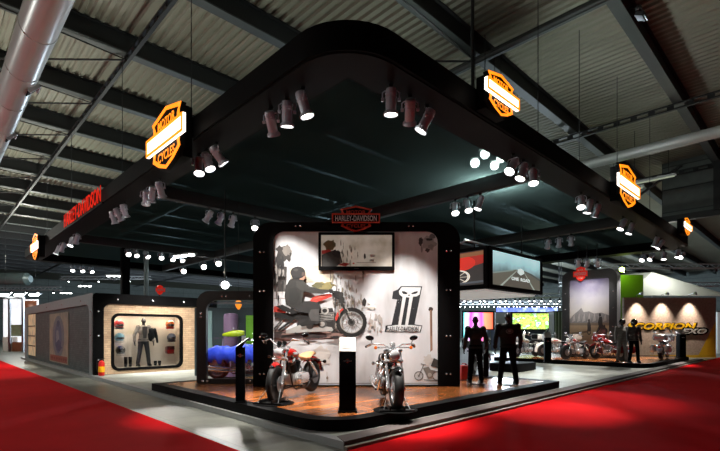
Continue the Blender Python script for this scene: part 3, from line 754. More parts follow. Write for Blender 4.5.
p.hoop(419, 376, 4.6, 4.6, 0.8, g2).disc(419, 376, 1, 1, g2).hoop(437, 376, 4.6, 4.6, 0.8, g2).line((419, 376), (424, 365), 0.7, g2).line((421, 364), (426, 365), 0.7, g2).poly([(423, 368), (429, 367), (431, 370), (436, 371), (433, 374), (432, 378), (428, 379), (426, 374)], (120, 114, 108, 0.3)).disc(430, 375, 2, 2, (170, 166, 160)).line((424, 380), (438, 381), 0.8, g2).poly([(431, 366), (434, 358), (438, 360), (438, 368)], (64, 60, 58, 0.3))
for k in range(8): p.line((419, 376), (419+4.2*math.cos(k*PI/4), 376+4.2*math.sin(k*PI/4)), 0.22, (150, 146, 140))
p.poly([(274, 383), (438, 383), (438, 384), (274, 384)], (150, 146, 142))
p.build('printed_marks', pp)
emblem('dark red and black shield emblem on top of the tall poster wall', (at(356, D-0.04), D-0.0, zz(219.5, D)), 0, 1.10, 0.60, lit=False, depth=0.05, box=False)
# television
TV = D-0.005; tx0, tx1, tz0, tz1 = at(318.5, TV), at(394.5, TV), zz(270.5, TV), zz(232.5, TV)
tv = thing('television', 'flat black television showing a red motorcycle, high on the poster wall', 'television', ((tx0+tx1)/2, TV, tz0))
w2, h2 = (tx1-tx0)/2, tz1-tz0
MB().ring(rrect(-w2, 0, w2, h2, 0.02, 2), rrect(-w2+0.06, 0.09, w2-0.06, h2-0.06, 0.005, 2), -0.03, 0.02).build('bezel', M['black'], tv)
MB().box((0, 0.02, h2/2), (w2*1.8, 0.03, h2*0.8)).build('wall_mount', M['blackmetal'], tv)
scr = ramp_mat('screen picture', [(0.3, rgb(150, 138, 120)), (0.5, rgb(176, 166, 152)), (0.75, rgb(192, 184, 174))], scale=2.5, emit=0.42, rough=0.25)
sc_ = MB().box((0, -0.004, h2/2+0.015), (2*w2-0.11, 0.012, h2-0.14)).build('screen', scr, tv)
fxt = lambda X: at(270+X/S4, TV)-(tx0+tx1)/2
fzt = lambda Y: zz(225+Y/S4, TV)-tz0
p = Print(fxt, fzt, -0.0108)
p.blot(225, 75, 26, 28, (112, 104, 72, 0.3), 20, 3).poly([(194, 96), (222, 92), (232, 98), (220, 106), (194, 110)], (176, 50, 44)).poly([(194, 112), (236, 96), (262, 98), (272, 140), (250, 156), (194, 158)], (58, 56, 54, 0.35)).blot(250, 108, 18, 18, (40, 40, 40, 0.3), 16, 4)
for k in range(16):
    R = random.Random(300+k); p.blot(262+R.random()*70, 70+R.random()*78, 2+R.random()*3, 8+R.random()*14, R.choice([(128, 120, 108, 0.3), (146, 138, 128, 0.3)]), 12, k, 0.7)
p.blot(356, 118, 6, 12, (52, 48, 46), 12, 2).disc(385, 116, 9, 6, (236, 232, 222)).disc(384, 134, 10, 5, (232, 226, 214)).poly([(255, 150), (280, 142), (300, 146), (285, 156)], (170, 52, 46)).line((325, 142), (398, 142), 2, (120, 112, 104)).disc(314, 145, 4, 3, (176, 60, 50))
p.build('picture', sc_)
lettering('SAMSUNG', 0.11, 0.02, ink(150, 150, 150), tv, 0, -0.033, 0.045, depth=0.002)

# ---- black display window left of the poster wall
DW = 10.95; wx0, wx1 = at(196.5, DW), at(262, DW); wc = (wx0+wx1)/2
sw = thing('display_window', 'black-framed glass display window left of the tall poster wall', 'display window', (wc, DW, ZS))
hw = (wx1-wx0)/2; ztp = zz(291, DW)-ZS
MB().ring(rrect(-hw, 0, hw, ztp, (0.001, 0.001, 0.02, 0.30), 8), rrect(at(206, DW)-wc, zz(379, DW)-ZS, at(258, DW)-wc, zz(300, DW)-ZS, (0.02, 0.02, 0.02, 0.26), 8), 0, 0.14).build('frame', mat('bronze black frame', rgb(36, 33, 31), 0.45), sw)
MB().box((0.1, 0.07, ztp/2), (hw*1.7, 0.008, ztp*0.9)).build('pane', M['glass'], sw)
for px, py in ((222, 296), (226.5, 296), (250, 296), (201, 313.5), (201, 317), (202.5, 381), (207.5, 381), (250, 381)):
    MB().lathe([(0.028, 0), (0.028, 0.012), (0.015, 0.024)], 12, Matrix.Translation((at(px, DW)-wc, 0, zz(py, DW)-ZS)) @ Matrix.Rotation(PI/2, 4, 'X')).build('bolt', M['chrome'], sw)
l = bpy.data.lights.new('window_fill', 'AREA'); l.shape = 'RECTANGLE'; l.size = 1.0; l.size_y = 0.06; l.energy = 30; l.color = (0.9, 0.95, 1)  # fill light and bar added to brighten the goods behind the glass
o = bpy.data.objects.new('window_fill', l); COL.objects.link(o); o.parent = sw; o.location = (0.0, 0.2, ztp-0.32); o.rotation_euler = (0.75, 0, 0)
MB().box((0.0, 0.17, ztp-0.28), (1.1, 0.05, 0.05)).build('fill_bar', M['steel'], sw)
MB().box((0.02, 0.2, zz(319, DW)-ZS), (hw*1.6, 0.12, 0.008)).build('glass_shelf', M['glass'], sw)
# things shown behind it
bd = thing('backdrop_panel', 'dark teal backdrop panel behind the glass display window', 'panel', P(229, 331, 14.6)*1.0, 0)
bd.location = (at(229, 14.6), 14.6, 0.1)
MB().box((0, 0, 1.1), (2.2, 0.08, 2.2)).build('board', mat('teal board', rgb(46, 62, 66), 0.5, var=0.3, scale=2), bd)
MB().box((-0.72, -0.06, 1.15), (0.4, 0.04, 1.9)).build('pale_strip', mat('pale teal board', rgb(130, 160, 160), 0.4), bd)
MB().box((0.78, -0.06, 1.3), (0.42, 0.04, 1.3)).build('green_strip', mat('lime board', rgb(120, 190, 40), 0.5, emit=rgb(120, 190, 40), estr=0.12), bd)
MB().box((0.55, -0.05, 0.9), (0.26, 0.03, 0.8)).build('white_strip', M['white'], bd)
c = thing('banner_column', 'mauve cloth column standing behind the lime fuel tank', 'column', (at(231, 14.0), 14.0, 0.1))
MB().lathe([(0.22, 0), (0.22, 1.92), (0.19, 1.98), (0.1, 2.0)], 20).build('cloth', M['pinkpanel'], c); MB().lathe([(0.27, 0), (0.27, 0.03), (0.2, 0.05)], 20).build('base', M['black'], c)
sh = thing('display_stand', 'slim display stand behind the glass holding the lime fuel tank', 'stand', (at(232, 13.2), 13.2, 0.101))
zt = zz(337.5, 13.2)-0.1
MB().box((0, 0, zt-0.015), (0.9, 0.35, 0.025)).build('shelf', M['glass'], sh); MB().tube([(0.3, 0.1, 0), (0.3, 0.1, zt-0.03)], 0.02, 8).build('post', M['chrome'], sh); MB().tube([(-0.3, 0.1, 0), (-0.3, 0.1, zt-0.03)], 0.02, 8).build('post', M['chrome'], sh)
def tank_rings(x0, x1, zc, hw_, hh, n=9, m=14, drop=0.0):
    rings = []
    for i in range(n):
        t = i/(n-1); x = x0+(x1-x0)*t
        e = max(0.12, math.sin(PI*min(1, max(0, 0.06+0.80*(1-t)+0.02)))**0.6)
        k = e*(0.75+0.25*(1-t))
        rings.append([(x, hw_*k*math.cos(2*PI*j/m), zc+drop*t+hh*k*math.sin(2*PI*j/m)*(1 if math.sin(2*PI*j/m) > 0 else 0.75)) for j in range(m)])
    return rings
tk = thing('fuel_tank', 'lime yellow fuel tank on a stand behind the glass display window', 'fuel tank', (at(233, 13.2), 13.2, zz(333.5, 13.2)+0.005))
MB().loft(tank_rings(0.33, -0.3, 0, 0.13, 0.13, drop=-0.05)).build('shell', M['greenpaint'], tk); MB().lathe([(0.035, 0.115), (0.035, 0.145), (0.02, 0.15)], 12).build('cap', M['chrome'], tk)
MB().box((0, 0, -0.10), (0.3, 0.12, 0.02)).build('bracket', M['blackmetal'], tk)
o = thing('hanging_lantern', 'small orange lantern hung behind the top of the display window', 'lamp', P(238.5, 304, 13.2))
MB().lathe([(0.02, -0.16), (0.09, -0.06), (0.10, 0.05), (0.05, 0.1)], 12).build('globe', mat('orange lantern', rgb(240, 150, 40), 0.4, emit=rgb(240, 140, 30), estr=0.9), o)
MB().tube([(0, 0, 0.1), (0, 0, ZB-0.1-P(0, 304, 13.2).z)], 0.006, 6).build('cord', M['blackmetal'], o)

# ---- shop pavilion at the left
v0 = v_on(0.02, 92.5); pv = thing('shop_pavilion', 'grey and buff brick shop pavilion with black rounded frame at left', 'pavilion', W(0.02, v0, 0.1), A)
LX, LY, HZ = 4.3, min(13.6, v_on(0.02, 25)-v0), 2.70
n8 = 8
MB().box((LX/2+0.05, LY/2+0.05, HZ-0.04), (LX-0.12, LY-0.12, 0.06)).build('roof', M['black'], pv)
MB().ring(rrect(0, 0, LX, HZ, (.001, .001, .001, .12), n8), rrect(0.32, 0.001, LX-0.02, 2.36, (.001, .001, .001, .22), n8), -0.05, 0.10).build('front_frame', M['black'], pv)
MB().ring(rrect(0.1, 0.0, LX-0.01, HZ-0.08, .001, n8), rrect(0.60, 0.15, 2.92, 2.0, .2, n8), 0.0, 0.08).build('front_wall', M['brick'], pv)
MB().box((LX-0.03, LY/2, HZ/2-0.04), (0.06, LY-0.3, HZ-0.1)).build('rear_wall', M['greybrick'], pv)
# side facing the aisle: local x = 0, runs along y
def swap(o): o.rotation_euler = (0, 0, -PI/2); return o
# built in x(along)-z, then turned so that x runs far to near
sd = thing('side', None, None); bpy.data.objects.remove(sd)
side = MB().box((-LY/2, 0.10, HZ/2), (LY-0.02, 0.06, HZ-0.02)).build('side_wall', M['greybrick'], pv); side.rotation_euler = (0, 0, -PI/2)
fr = MB().ring(rrect(-LY, 0, 0.04, HZ, (.001, .001, .12, .12), n8), rrect(-LY+0.7, 0.001, -0.42, HZ-0.36, (.001, .001, .35, .2), n8), -0.0, 0.10).build('side_frame', M['grey'], pv); fr.rotation_euler = (0, 0, -PI/2)
wl = ramp_mat('lit shop window', [(0.2, rgb(120, 135, 130)), (0.5, rgb(215, 190, 150)), (0.8, rgb(90, 110, 110))], scale=1.3, emit=0.3)
vs_ = v_on(0.1, 36)-v0; ve_ = v_on(0.1, 29)-v0
ws = MB().box((-(vs_+min(ve_, LY-0.75))/2, 0.055, 1.25), (abs(min(ve_, LY-0.75)-vs_), 0.02, 2.1)).build('side_window', wl, pv); ws.rotation_euler = (0, 0, -PI/2)
for z in (0.7, 1.2, 1.7):
    b = MB().box((-(vs_+min(ve_, LY-0.75))/2, 0.03, z), (abs(min(ve_, LY-0.75)-vs_), 0.03, 0.05)).build('glazing_bar', M['darkgrey'], ws)
for px, py in ((92, 0), ):
    pass
for (x, z) in ((0.16, 0.5), (0.16, 1.3), (0.16, 2.1), (0.75, 2.52), (1.9, 2.52), (3.0, 2.52)):
    MB().lathe([(0.03, 0), (0.03, 0.012), (0.015, 0.02)], 10, Matrix.Translation((x, -0.05, z)) @ Matrix.Rotation(PI/2, 4, 'X')).build('bolt', M['chrome'], pv)
for (y, z) in ((1.5, 2.5), (4.5, 2.5), (7.5, 2.5), (0.2, 1.3), (0.2, 2.1)):
    MB().lathe([(0.03, 0), (0.03, 0.012), (0.015, 0.02)], 10, Matrix.Translation((0, y, z)) @ Matrix.Rotation(-PI/2, 4, 'Y')).build('bolt', M['chrome'], pv)
# showcase let into the front wall
cs = thing('showcase', 'lit glazed showcase with rounded black rim in the buff brick wall', 'showcase', W(0.12, v0, 0.1)+0*U, A)
MB().ring(rrect(0.45, 0.10, 2.87, 2.05, .24, n8), rrect(0.54, 0.19, 2.78, 1.96, .18, n8), -0.03, 0.085).build('rim', M['black'], cs)
MB().box((1.66, 0.70, 1.07), (2.5, 0.04, 2.0)).build('back_panel', M['plaster'], cs)
lin_ = MB(); lin_.box((1.66, 0.40, 0.17), (2.5, 0.62, 0.03)); lin_.build('base_panel', M['plaster'], cs)
MB().box((1.66, 0.40, 2.02), (2.5, 0.62, 0.03)).build('top_panel', M['plaster'], cs)
MB().box((0.44, 0.40, 1.07), (0.04, 0.62, 1.9)).build('end_panel', M['plaster'], cs); MB().box((2.88, 0.40, 1.07), (0.04, 0.62, 1.9)).build('end_panel', M['plaster'], cs)
MB().box((1.66, 0.03, 1.07), (2.4, 0.008, 1.9)).build('pane', M['glass'], cs)
for x in (0.72, 1.1, 1.66, 2.2, 2.6):
    MB().lathe([(0.035, 0), (0.04, 0.012)], 12, Matrix.Translation((x, 0.22, 1.99))).build('downlight', M['glow_warm'], cs)
for i, x in enumerate((0.85, 1.66, 2.45)):
    l = bpy.data.lights.new('showcase_lamp', 'AREA'); l.energy = 8; l.size = 0.5; l.size_y = 0.15; l.shape = 'RECTANGLE'; l.color = (1, 0.88, 0.7)
    o = bpy.data.objects.new('showcase_lamp', l); COL.objects.link(o); o.parent = cs; o.location = (x, 0.25, 1.97); o.rotation_euler = (0.25, 0, 0)
def cs_at(px, py, y):
    """point inside the showcase seen at px,py, y behind the glass"""
    u = u_on(v0+y, px); q = W(u, v0+y); return Vector((q.x, q.y, zz(py, q.y)))
# poster on the grey wall
pm = ramp_mat('poster paper', [(0.3, rgb(120, 128, 118)), (0.6, rgb(150, 150, 132)), (0.8, rgb(168, 160, 138))], scale=2.2)
va, vb = v_on(0.02, 67)-v0, v_on(0.02, 48.5)-v0
wp = thing('wall_poster', 'framed faded poster of a blue figure hung on the grey brick wall', 'poster', W(0.02, v0+(va+vb)/2, 0.1), RZV)
hwp = (vb-va)/2
MB().box((0, 0.055, 1.16), (2*hwp, 0.03, 2.05)).build('sheet', pm, wp)
p = Print(lambda x: x, lambda z: z, 0.039)
p.disc(0, 1.22, hwp*0.62, 0.86, (104, 116, 124, 0.3), 28).disc(0, 1.2, hwp*0.36, 0.66, (82, 98, 122, 0.35), 28).blot(0, 1.75, hwp*0.16, 0.2, (64, 76, 100, 0.3), 16, 2).blot(-0.1, 1.2, hwp*0.2, 0.4, (120, 132, 140, 0.3), 20, 4).blot(0.1, 0.85, hwp*0.4, 0.28, (66, 80, 108, 0.4), 20, 6)
p.poly([(-hwp*0.9, 0.18), (hwp*0.9, 0.18), (hwp*0.9, 0.44), (-hwp*0.9, 0.44)], (140, 84, 72, 0.35))
for k in range(9): p.blot(-hwp*0.8+k*hwp*0.2, 0.31, hwp*0.08, 0.08, (118, 52, 46, 0.3), 10, k)
p.build('printed_figure', wp)
# fire extinguisher
e = W(u_on(v0-0.28, 101.5), v0-0.28)
fe = thing('fire_extinguisher', 'red fire extinguisher standing at the black corner of the pavilion', 'fire extinguisher', (e.x, e.y, 0.1))
MB().lathe([(0.085, 0), (0.095, 0.02), (0.095, 0.40), (0.07, 0.46), (0.03, 0.48), (0.028, 0.5)], 18).build('body', M['red'], fe)
MB().lathe([(0.0965, 0.12), (0.0965, 0.30)], 18).build('label_band', M['yellow'], fe)
MB().box((0, 0, 0.52), (0.06, 0.04, 0.04), ch=0.008).box((0.06, 0, 0.56), (0.12, 0.03, 0.015), Euler((0, -0.2, 0))).build('valve_handle', M['blackmetal'], fe)
MB().tube([(-0.03, 0, 0.53), (-0.12, 0, 0.54), (-0.15, 0, 0.45), (-0.13, -0.03, 0.25), (-0.10, -0.05, 0.14)], 0.013, 8).build('hose', M['rubber'], fe)

# ---- info stands
def info_stand(label, px, pyb, w, h, style, rz=0.0, zfloor=ZS):
    d = F*(H-zfloor)/(pyb-HY)
    t = thing('info_stand', label, 'info stand', (at(px, d), d, zfloor), rz)
    MB().box((0, 0, 0.0125), (w*1.15, w*1.1, 0.025), ch=0.006).build('foot_plate', M['black'], t)
    if style == 'block':
        MB().box((0, 0, h/2+0.01), (w, w*0.8, h), ch=0.006).build('column', M['black'], t)
        pl = MB().prism([(-w*0.4, h+0.012), (w*0.4, h+0.012), (w*0.4, h+0.23)], -w*0.5, w*0.5, 'x').build('head', mat('stand head', rgb(160, 155, 148), 0.5), t)
        R = Euler((math.atan2(0.22, w*0.8), 0, 0)); n = R.to_matrix() @ Vector((0, 0, 1))
        c = Vector((0, 0, h+0.121))
        MB().box(c+n*0.008, (w*0.98, w*1.15, 0.012), R).build('info_panel', mat('info paper', rgb(172, 166, 158), 0.5), t)
        MB().box(c+n*0.016, (w*0.62, w*0.7, 0.004), R).build('printed_text', ink(176, 168, 160), t)
        s = MB().prism([(-0.03, -0.012), (0.03, -0.012), (0.0, -0.036)], -0.003, 0).prism([(-0.03, 0.012), (0.03, 0.012), (0.0, 0.036)], -0.003, 0).build('small_emblem', ink(150, 45, 30), t); s.location = (0, -w*0.4, h*0.86)
        lettering('HARLEY-DAVIDSON', 0.13, 0.018, ink(190, 190, 190), t, 0, -w*0.4-0.002, h*0.86, depth=0.002)
    else:
        MB().box((0, 0, h/2+0.01), (w, w*0.6, h), ch=0.006).build('column', M['black'], t)
        R = Euler((0.12, -0.62, 0.0))
        MB().box((w*0.25, 0, h+0.09), (0.30, 0.24, 0.02), R).build('head_frame', M['black'], t)
        n = R.to_matrix() @ Vector((0, 0, 1))
        MB().box(Vector((w*0.25, 0, h+0.09))+n*0.011, (0.26, 0.20, 0.006), R).build('info_panel', mat('info dark panel', rgb(46, 43, 42), 0.35), t)
        MB().tube([(0, 0, h), (w*0.25, 0, h+0.085)], 0.03, 8).build('neck', M['black'], t)
        s = MB().prism([(-0.03, -0.012), (0.03, -0.012), (0.0, -0.036)], -0.003, 0).prism([(-0.03, 0.012), (0.03, 0.012), (0.0, 0.036)], -0.003, 0).build('small_emblem', ink(150, 45, 30), t); s.location = (0, -w*0.3, h*0.86)
        lettering('HARLEY-DAVIDSON', 0.11, 0.016, ink(170, 170, 170), t, 0, -w*0.3-0.002, h*0.86, depth=0.002)
    return t
info_stand('black info stand with tilted dark panel left of the red front motorcycle', 240.5, 402, 0.165, 0.98, 'lectern', 0.15)
info_stand('black block info stand with pale slanted top between the two front motorcycles', 347.5, 411, 0.265, 0.94, 'block', 0.03)
info_stand('small black info stand with framed sheet in front of the white touring bikes', 547.5, 362, 0.26, 1.0, 'block', -0.2)
t = info_stand('plain black info stand at the far right end of the rear stage', 681, 357, 0.32, 1.12, 'block', 0.1)

# ---- hanging screen cube
d0 = 13.0; k0 = Vector((at(488, d0), d0, 0)); uu = (k0-C0).dot(U); vv = (k0-C0).dot(V)
uL = u_on(vv, 541.5)-uu; vL = 2.9
zb, zt = zz(288, d0), zz(245.5, d0)
hc = thing('screen_cube', 'black hanging box of big screens right of the tall poster wall', 'screen', (k0.x, k0.y, zb), A)
hh = zt-zb
MB().box((uL/2, vL/2, hh/2), (uL-0.1, vL-0.1, hh-0.1)).build('core', M['blackmatte'], hc)
def ringframe(L, b=0.16): return MB().ring(rrect(0, 0, L, hh, .01, 2), rrect(b, 0.12, L-b*0.8, hh-0.10, .01, 2), -0.04, 0.06)
f1 = ringframe(uL, 0.2).build('screen_frame', M['black'], hc)
road = ramp_mat('road film sky', [(0.0, rgb(60, 74, 78)), (0.45, rgb(96, 120, 124)), (0.7, rgb(150, 188, 192)), (1.0, rgb(176, 212, 214))], scale=1.2, emit=1.05, axis=2, lo=0.0, hi=hh, warp=0.5)
s1 = MB().box((uL/2, 0.0, hh/2), (uL-0.3, 0.03, hh-0.2)).build('screen', road, hc)
def glowink(r, g, b): 
    k = 'film %d %d %d' % (r, g, b); return mat(k, rgb(r, g, b), 0.4, emit=rgb(r, g, b), estr=1.0)
fxs = lambda x: 0.2+(uL-0.36)*x
fzs = lambda z: 0.12+(hh-0.22)*z
p = Print(fxs, fzs, -0.016)
p.poly([(0, 0), (1, 0), (1, 0.40), (0.8, 0.52), (0.6, 0.58), (0.45, 0.56), (0.2, 0.42), (0, 0.36)], glowink(94, 92, 82)).poly([(0.15, 0), (0.85, 0), (0.60, 0.56), (0.5, 0.56)], glowink(84, 80, 72))
p.poly([(0.14, 0), (0.19, 0), (0.49, 0.54), (0.475, 0.54)], glowink(150, 160, 152)).poly([(0.84, 0), (0.88, 0), (0.63, 0.54), (0.62, 0.54)], glowink(150, 160, 152)).poly([(0, 0.32), (0, 0.36), (0.42, 0.55), (0.40, 0.50)], glowink(120, 136, 130)).poly([(0.62, 0.56), (0.8, 0.50), (1, 0.36), (1, 0.32), (0.8, 0.46)], glowink(60, 72, 76))
p.poly([(0.50, 0.58), (0.56, 0.62), (0.62, 0.58), (0.63, 0.48), (0.56, 0.40), (0.49, 0.48)], glowink(200, 216, 212))
p.build('film_picture', s1)
lettering('ONE', (uL-0.36)*0.15, hh*0.085, glowink(215, 225, 222), s1, fxs(0.44), -0.026, fzs(0.27), bold=0.015)
lettering('ROAD', (uL-0.36)*0.20, hh*0.085, glowink(215, 225, 222), s1, fxs(0.655), -0.026, fzs(0.27), bold=0.015)
f2 = ringframe(vL, 0.16).build('screen_frame', M['black'], hc); f2.location = (0, vL, 0); f2.rotation_euler = (0, 0, -PI/2)
s2 = MB().box((vL/2, 0.0, hh/2), (vL-0.3, 0.03, hh-0.2)).build('screen', mat('dark film', rgb(52, 46, 44), 0.4, var=0.4, scale=3, emit=rgb(52, 46, 44), estr=0.6), hc); s2.location = (0, vL, 0); s2.rotation_euler = (0, 0, -PI/2)
p = Print(lambda x: 0.16+(vL-0.3)*x, fzs, -0.016)
p.poly([(0.3, 0.95), (1, 0.98), (1, 0.62), (0.8, 0.52), (0.62, 0.50), (0.3, 0.44)], glowink(150, 30, 20)).disc(0.70, 0.66, 0.2, 0.22, glowink(190, 34, 20)).hoop(0.66, 0.26, 0.17, 0.22, 0.035, glowink(215, 205, 190)).disc(0.66, 0.26, 0.035, 0.05, glowink(200, 190, 175)).poly([(0.3, 0.06), (1, 0.12), (1, 0.06), (0.3, 0.02)], glowink(70, 76, 82)).poly([(0.6, 0.95), (1, 0.98), (1, 0.86), (0.7, 0.84)], glowink(120, 80, 50))
for k in range(8): p.line((0.66, 0.26), (0.66+0.14*math.cos(k*PI/4), 0.26+0.19*math.sin(k*PI/4)), 0.014, glowink(200, 190, 175))
p.build('film_picture', s2)
MB().box((uL*0.5+0.1, vL*0.5+0.1, -0.02), (uL-0.25, vL-0.25, 0.05)).build('glow_underside', mat('white underside', rgb(230, 228, 222), 0.7, emit=rgb(235, 230, 224), estr=0.30), hc)  # emission stands in for floor light on the white underside
tr = thing('support_truss', 'aluminium ladder truss carrying the hanging screens', 'truss', (k0.x, k0.y, zt+0.02), A)
for yy in (0.5, 1.5, 2.6):
    for xx in (-1.0, uL+0.1):
        pass
m = MB(); L0, L1 = -0.6, uL+0.2
for yy in (0.4, 0.75): m.tube([(L0, yy, 0.12), (L1, yy, 0.12)], 0.03, 8)
m.build('rail', M['alu'], tr)
for k in range(7):
    x = L0+0.15+k*(L1-L0-0.3)/6
    MB().tube([(x, 0.4, 0.12), (x+0.16, 0.75, 0.12)], 0.02, 6).build('rung', M['alu'], tr)
for x in (0.2, uL-0.3): MB().tube([(x, 0.57, 0.12), (x, 0.57, ZB-zt-0.05)], 0.025, 8).build('drop_pipe', M['blackmetal'], tr)
for x in (0.2, uL-0.3): MB().tube([(x, 0.57, -0.02), (x, 0.57, 0.12)], 0.025, 8).build('bracket', M['blackmetal'], tr)

# ---- desert poster wall on the rear stage
wu = 19.8; wa, wb = v_on(wu, 617), v_on(wu, 562)
q = W(wu, wb); topz = zz(267.5, W(wu, wa).y)-ZS
d2 = thing('display_wall', 'smaller dark-framed wall with desert riders poster on the rear stage', 'display wall', (q.x, q.y, ZS), RZV)
LW = wb-wa
MB().ring(rrect(0, 0, LW, topz, (.001, .001, .4, .4), 8), rrect(0.35, 0.02, LW-0.35, topz-0.42, (.001, .001, .15, .15), 8), 0, 0.55).build('frame', M['darkgrey'], d2)
sky = ramp_mat('printed sky', [(0.0, rgb(150, 140, 128)), (0.3, rgb(214, 210, 204)), (0.6, rgb(186, 184, 196)), (1.0, rgb(118, 112, 150))], scale=1.6, axis=2, lo=1.3, hi=topz-0.4, warp=0.5)
dp = MB().box((LW/2, 0.3, topz/2-0.2), (LW-0.6, 0.4, topz-0.5)).build('poster_panel', sky, d2)
p = Print(lambda x: 0.35+(LW-0.7)*x, lambda z: 0.02+(topz-0.44)*z, 0.099)
p.poly([(0, 0.48), (0.1, 0.54), (0.25, 0.6), (0.3, 0.63), (0.36, 0.57), (0.5, 0.58), (0.62, 0.55), (0.8, 0.56), (1, 0.52), (1, 0.4), (0, 0.4)], (140, 138, 140, 0.25))
for k in range(7): p.poly([(0.06+k*0.13, 0.44), (0.12+k*0.13, 0.56), (0.15+k*0.13, 0.46)], (176, 172, 170, 0.2))
p.poly([(0, 0), (1, 0), (1, 0.41), (0, 0.42)], (192, 170, 140, 0.12)).poly([(0, 0.40), (1, 0.395), (1, 0.43), (0, 0.43)], (146, 132, 116, 0.2)).poly([(0, 0.3), (0.45, 0.33), (0.5, 0.31), (0.1, 0.27)], (132, 116, 98, 0.2))
p.hoop(0.50, 0.32, 0.05, 0.045, 0.015, (64, 60, 58)).blot(0.5, 0.38, 0.06, 0.08, (78, 74, 74, 0.3), 16, 3, 0.35).blot(0.5, 0.46, 0.03, 0.03, (70, 66, 66), 12, 4)
p.hoop(0.88, 0.2, 0.09, 0.075, 0.02, (50, 47, 46)).hoop(0.76, 0.26, 0.06, 0.06, 0.015, (56, 52, 50)).blot(0.82, 0.32, 0.14, 0.12, (62, 58, 58, 0.35), 20, 5, 0.35).blot(0.78, 0.44, 0.06, 0.09, (52, 50, 52, 0.3), 16, 6, 0.3).blot(0.77, 0.53, 0.03, 0.025, (40, 40, 42), 12, 7, 0.15).poly([(0.3, 0.12), (0.9, 0.14), (0.7, 0.07)], (120, 104, 86, 0.2))
p.build('printed_riders', dp)
for z in (0.6, 1.5, 2.4, 3.2):
    for x in (0.17, LW-0.17): MB().lathe([(0.025, 0), (0.025, 0.012), (0.012, 0.02)], 10, Matrix.Translation((x, 0, z)) @ Matrix.Rotation(PI/2, 4, 'X')).build('bolt', M['chrome'], d2)
ev = v_on(wu-0.05, 581); e = W(wu-0.05, ev)
emblem('red shield emblem with white bar on the desert poster wall', (e.x, e.y, zz(274, e.y)), RZV, 0.66, 0.74, lit=False, solid=True, depth=0.06, box=False)
for i, px in enumerate((578, 587, 597)):
    q = W(wu-2.1, v_on(wu-2.1, px)); zl = zz(262, q.y)+0.24
    lamp((q.x, q.y, zl), W(wu, v_on(wu, px), 3.3), 'silver spotlight, %s of the three on drop pipes above the desert poster' % L3[i], 'spotlights above the desert poster', 150, 50, 1.0, drop=ZB-0.02-zl)

# ---- brown wall booth
ds = 26.3; bx0, bx1 = at(624, ds), at(716, ds)
bw_ = thing('booth_wall', 'brown granular booth wall with yellow lettering behind the rear stage', 'wall', ((bx0+bx1)/2, ds, 0.0))
hb = (bx1-bx0)/2; zt = zz(297.5, ds)
MB().box((0, 0.1, zt/2), (2*hb, 0.2, zt)).build('panel', M['cork'], bw_)
x_ = lambda px: at(px, ds)-(bx0+bx1)/2
z_ = lambda py: zz(py, ds)
p = Print(x_, z_, -0.001); p.poly([(715.9, 321), (715.9, 358), (697, 358)], (214, 164, 14)).poly([(650, 355), (715.9, 355), (715.9, 358.5), (650, 358.5)], (206, 158, 20)); p.build('yellow_stripe', bw_)
lettering('SCORPION', x_(698)-x_(626), z_(322.2)-z_(330.4), M['black'], bw_, (x_(698)+x_(624))/2+0.03, -0.012, z_(326.6), depth=0.02, bold=0.06, shear=0.3, name='letter_edge')
lettering('SCORPION', x_(697)-x_(627), z_(323)-z_(329.6), M['yellow'], bw_, (x_(697)+x_(625))/2, -0.035, z_(326.3), depth=0.02, bold=0.03, shear=0.3)
lettering('EXO', x_(708)-x_(679), z_(327.2)-z_(335.2), M['black'], bw_, (x_(708)+x_(679))/2, -0.05, z_(331.2), depth=0.02, bold=0.10, shear=0.3, name='letter_edge')
lettering('EXO', x_(706)-x_(681), z_(328.6)-z_(333.8), mat('silver letters', rgb(170, 165, 160), 0.4), bw_, (x_(706)+x_(681))/2, -0.07, z_(331.2), depth=0.02, bold=0.03, shear=0.3)
for i, px in enumerate((636.5, 661.5, 689)):
    t = thing('arm_spotlight', 'arm spotlight washing the brown wall, %s of three' % L3[i].replace(' one', ''), 'spotlight', (x_(px)+(bx0+bx1)/2, ds, zt), 0, 'arm spotlights on the brown wall')
    MB().tube([(0, 0.02, 0.0), (0, 0.0, 0.16), (0, -0.45, 0.22)], 0.015, 6).build('arm', M['steel'], t)
    h = MB().lathe([(0.05, 0.08), (0.09, 0.02), (0.10, -0.08), (0.09, -0.08)], 14).build('head', M['alu'], t); h.location = (0, -0.5, 0.2); h.rotation_euler = (0.2, 0, 0)
    MB().lathe([(0.0, -0.07), (0.085, -0.07)], 14).build('lens', M['lens'], h)
    l = bpy.data.lights.new('arm_beam', 'SPOT'); l.energy = 600; l.spot_size = math.radians(66); l.spot_blend = 1.0; l.shadow_soft_size = 0.06; l.color = (1, 0.9, 0.76)
    o = bpy.data.objects.new('arm_beam', l); COL.objects.link(o); o.parent = h; o.location = (0, 0, -0.1); o.rotation_euler = (0.1, 0, 0)
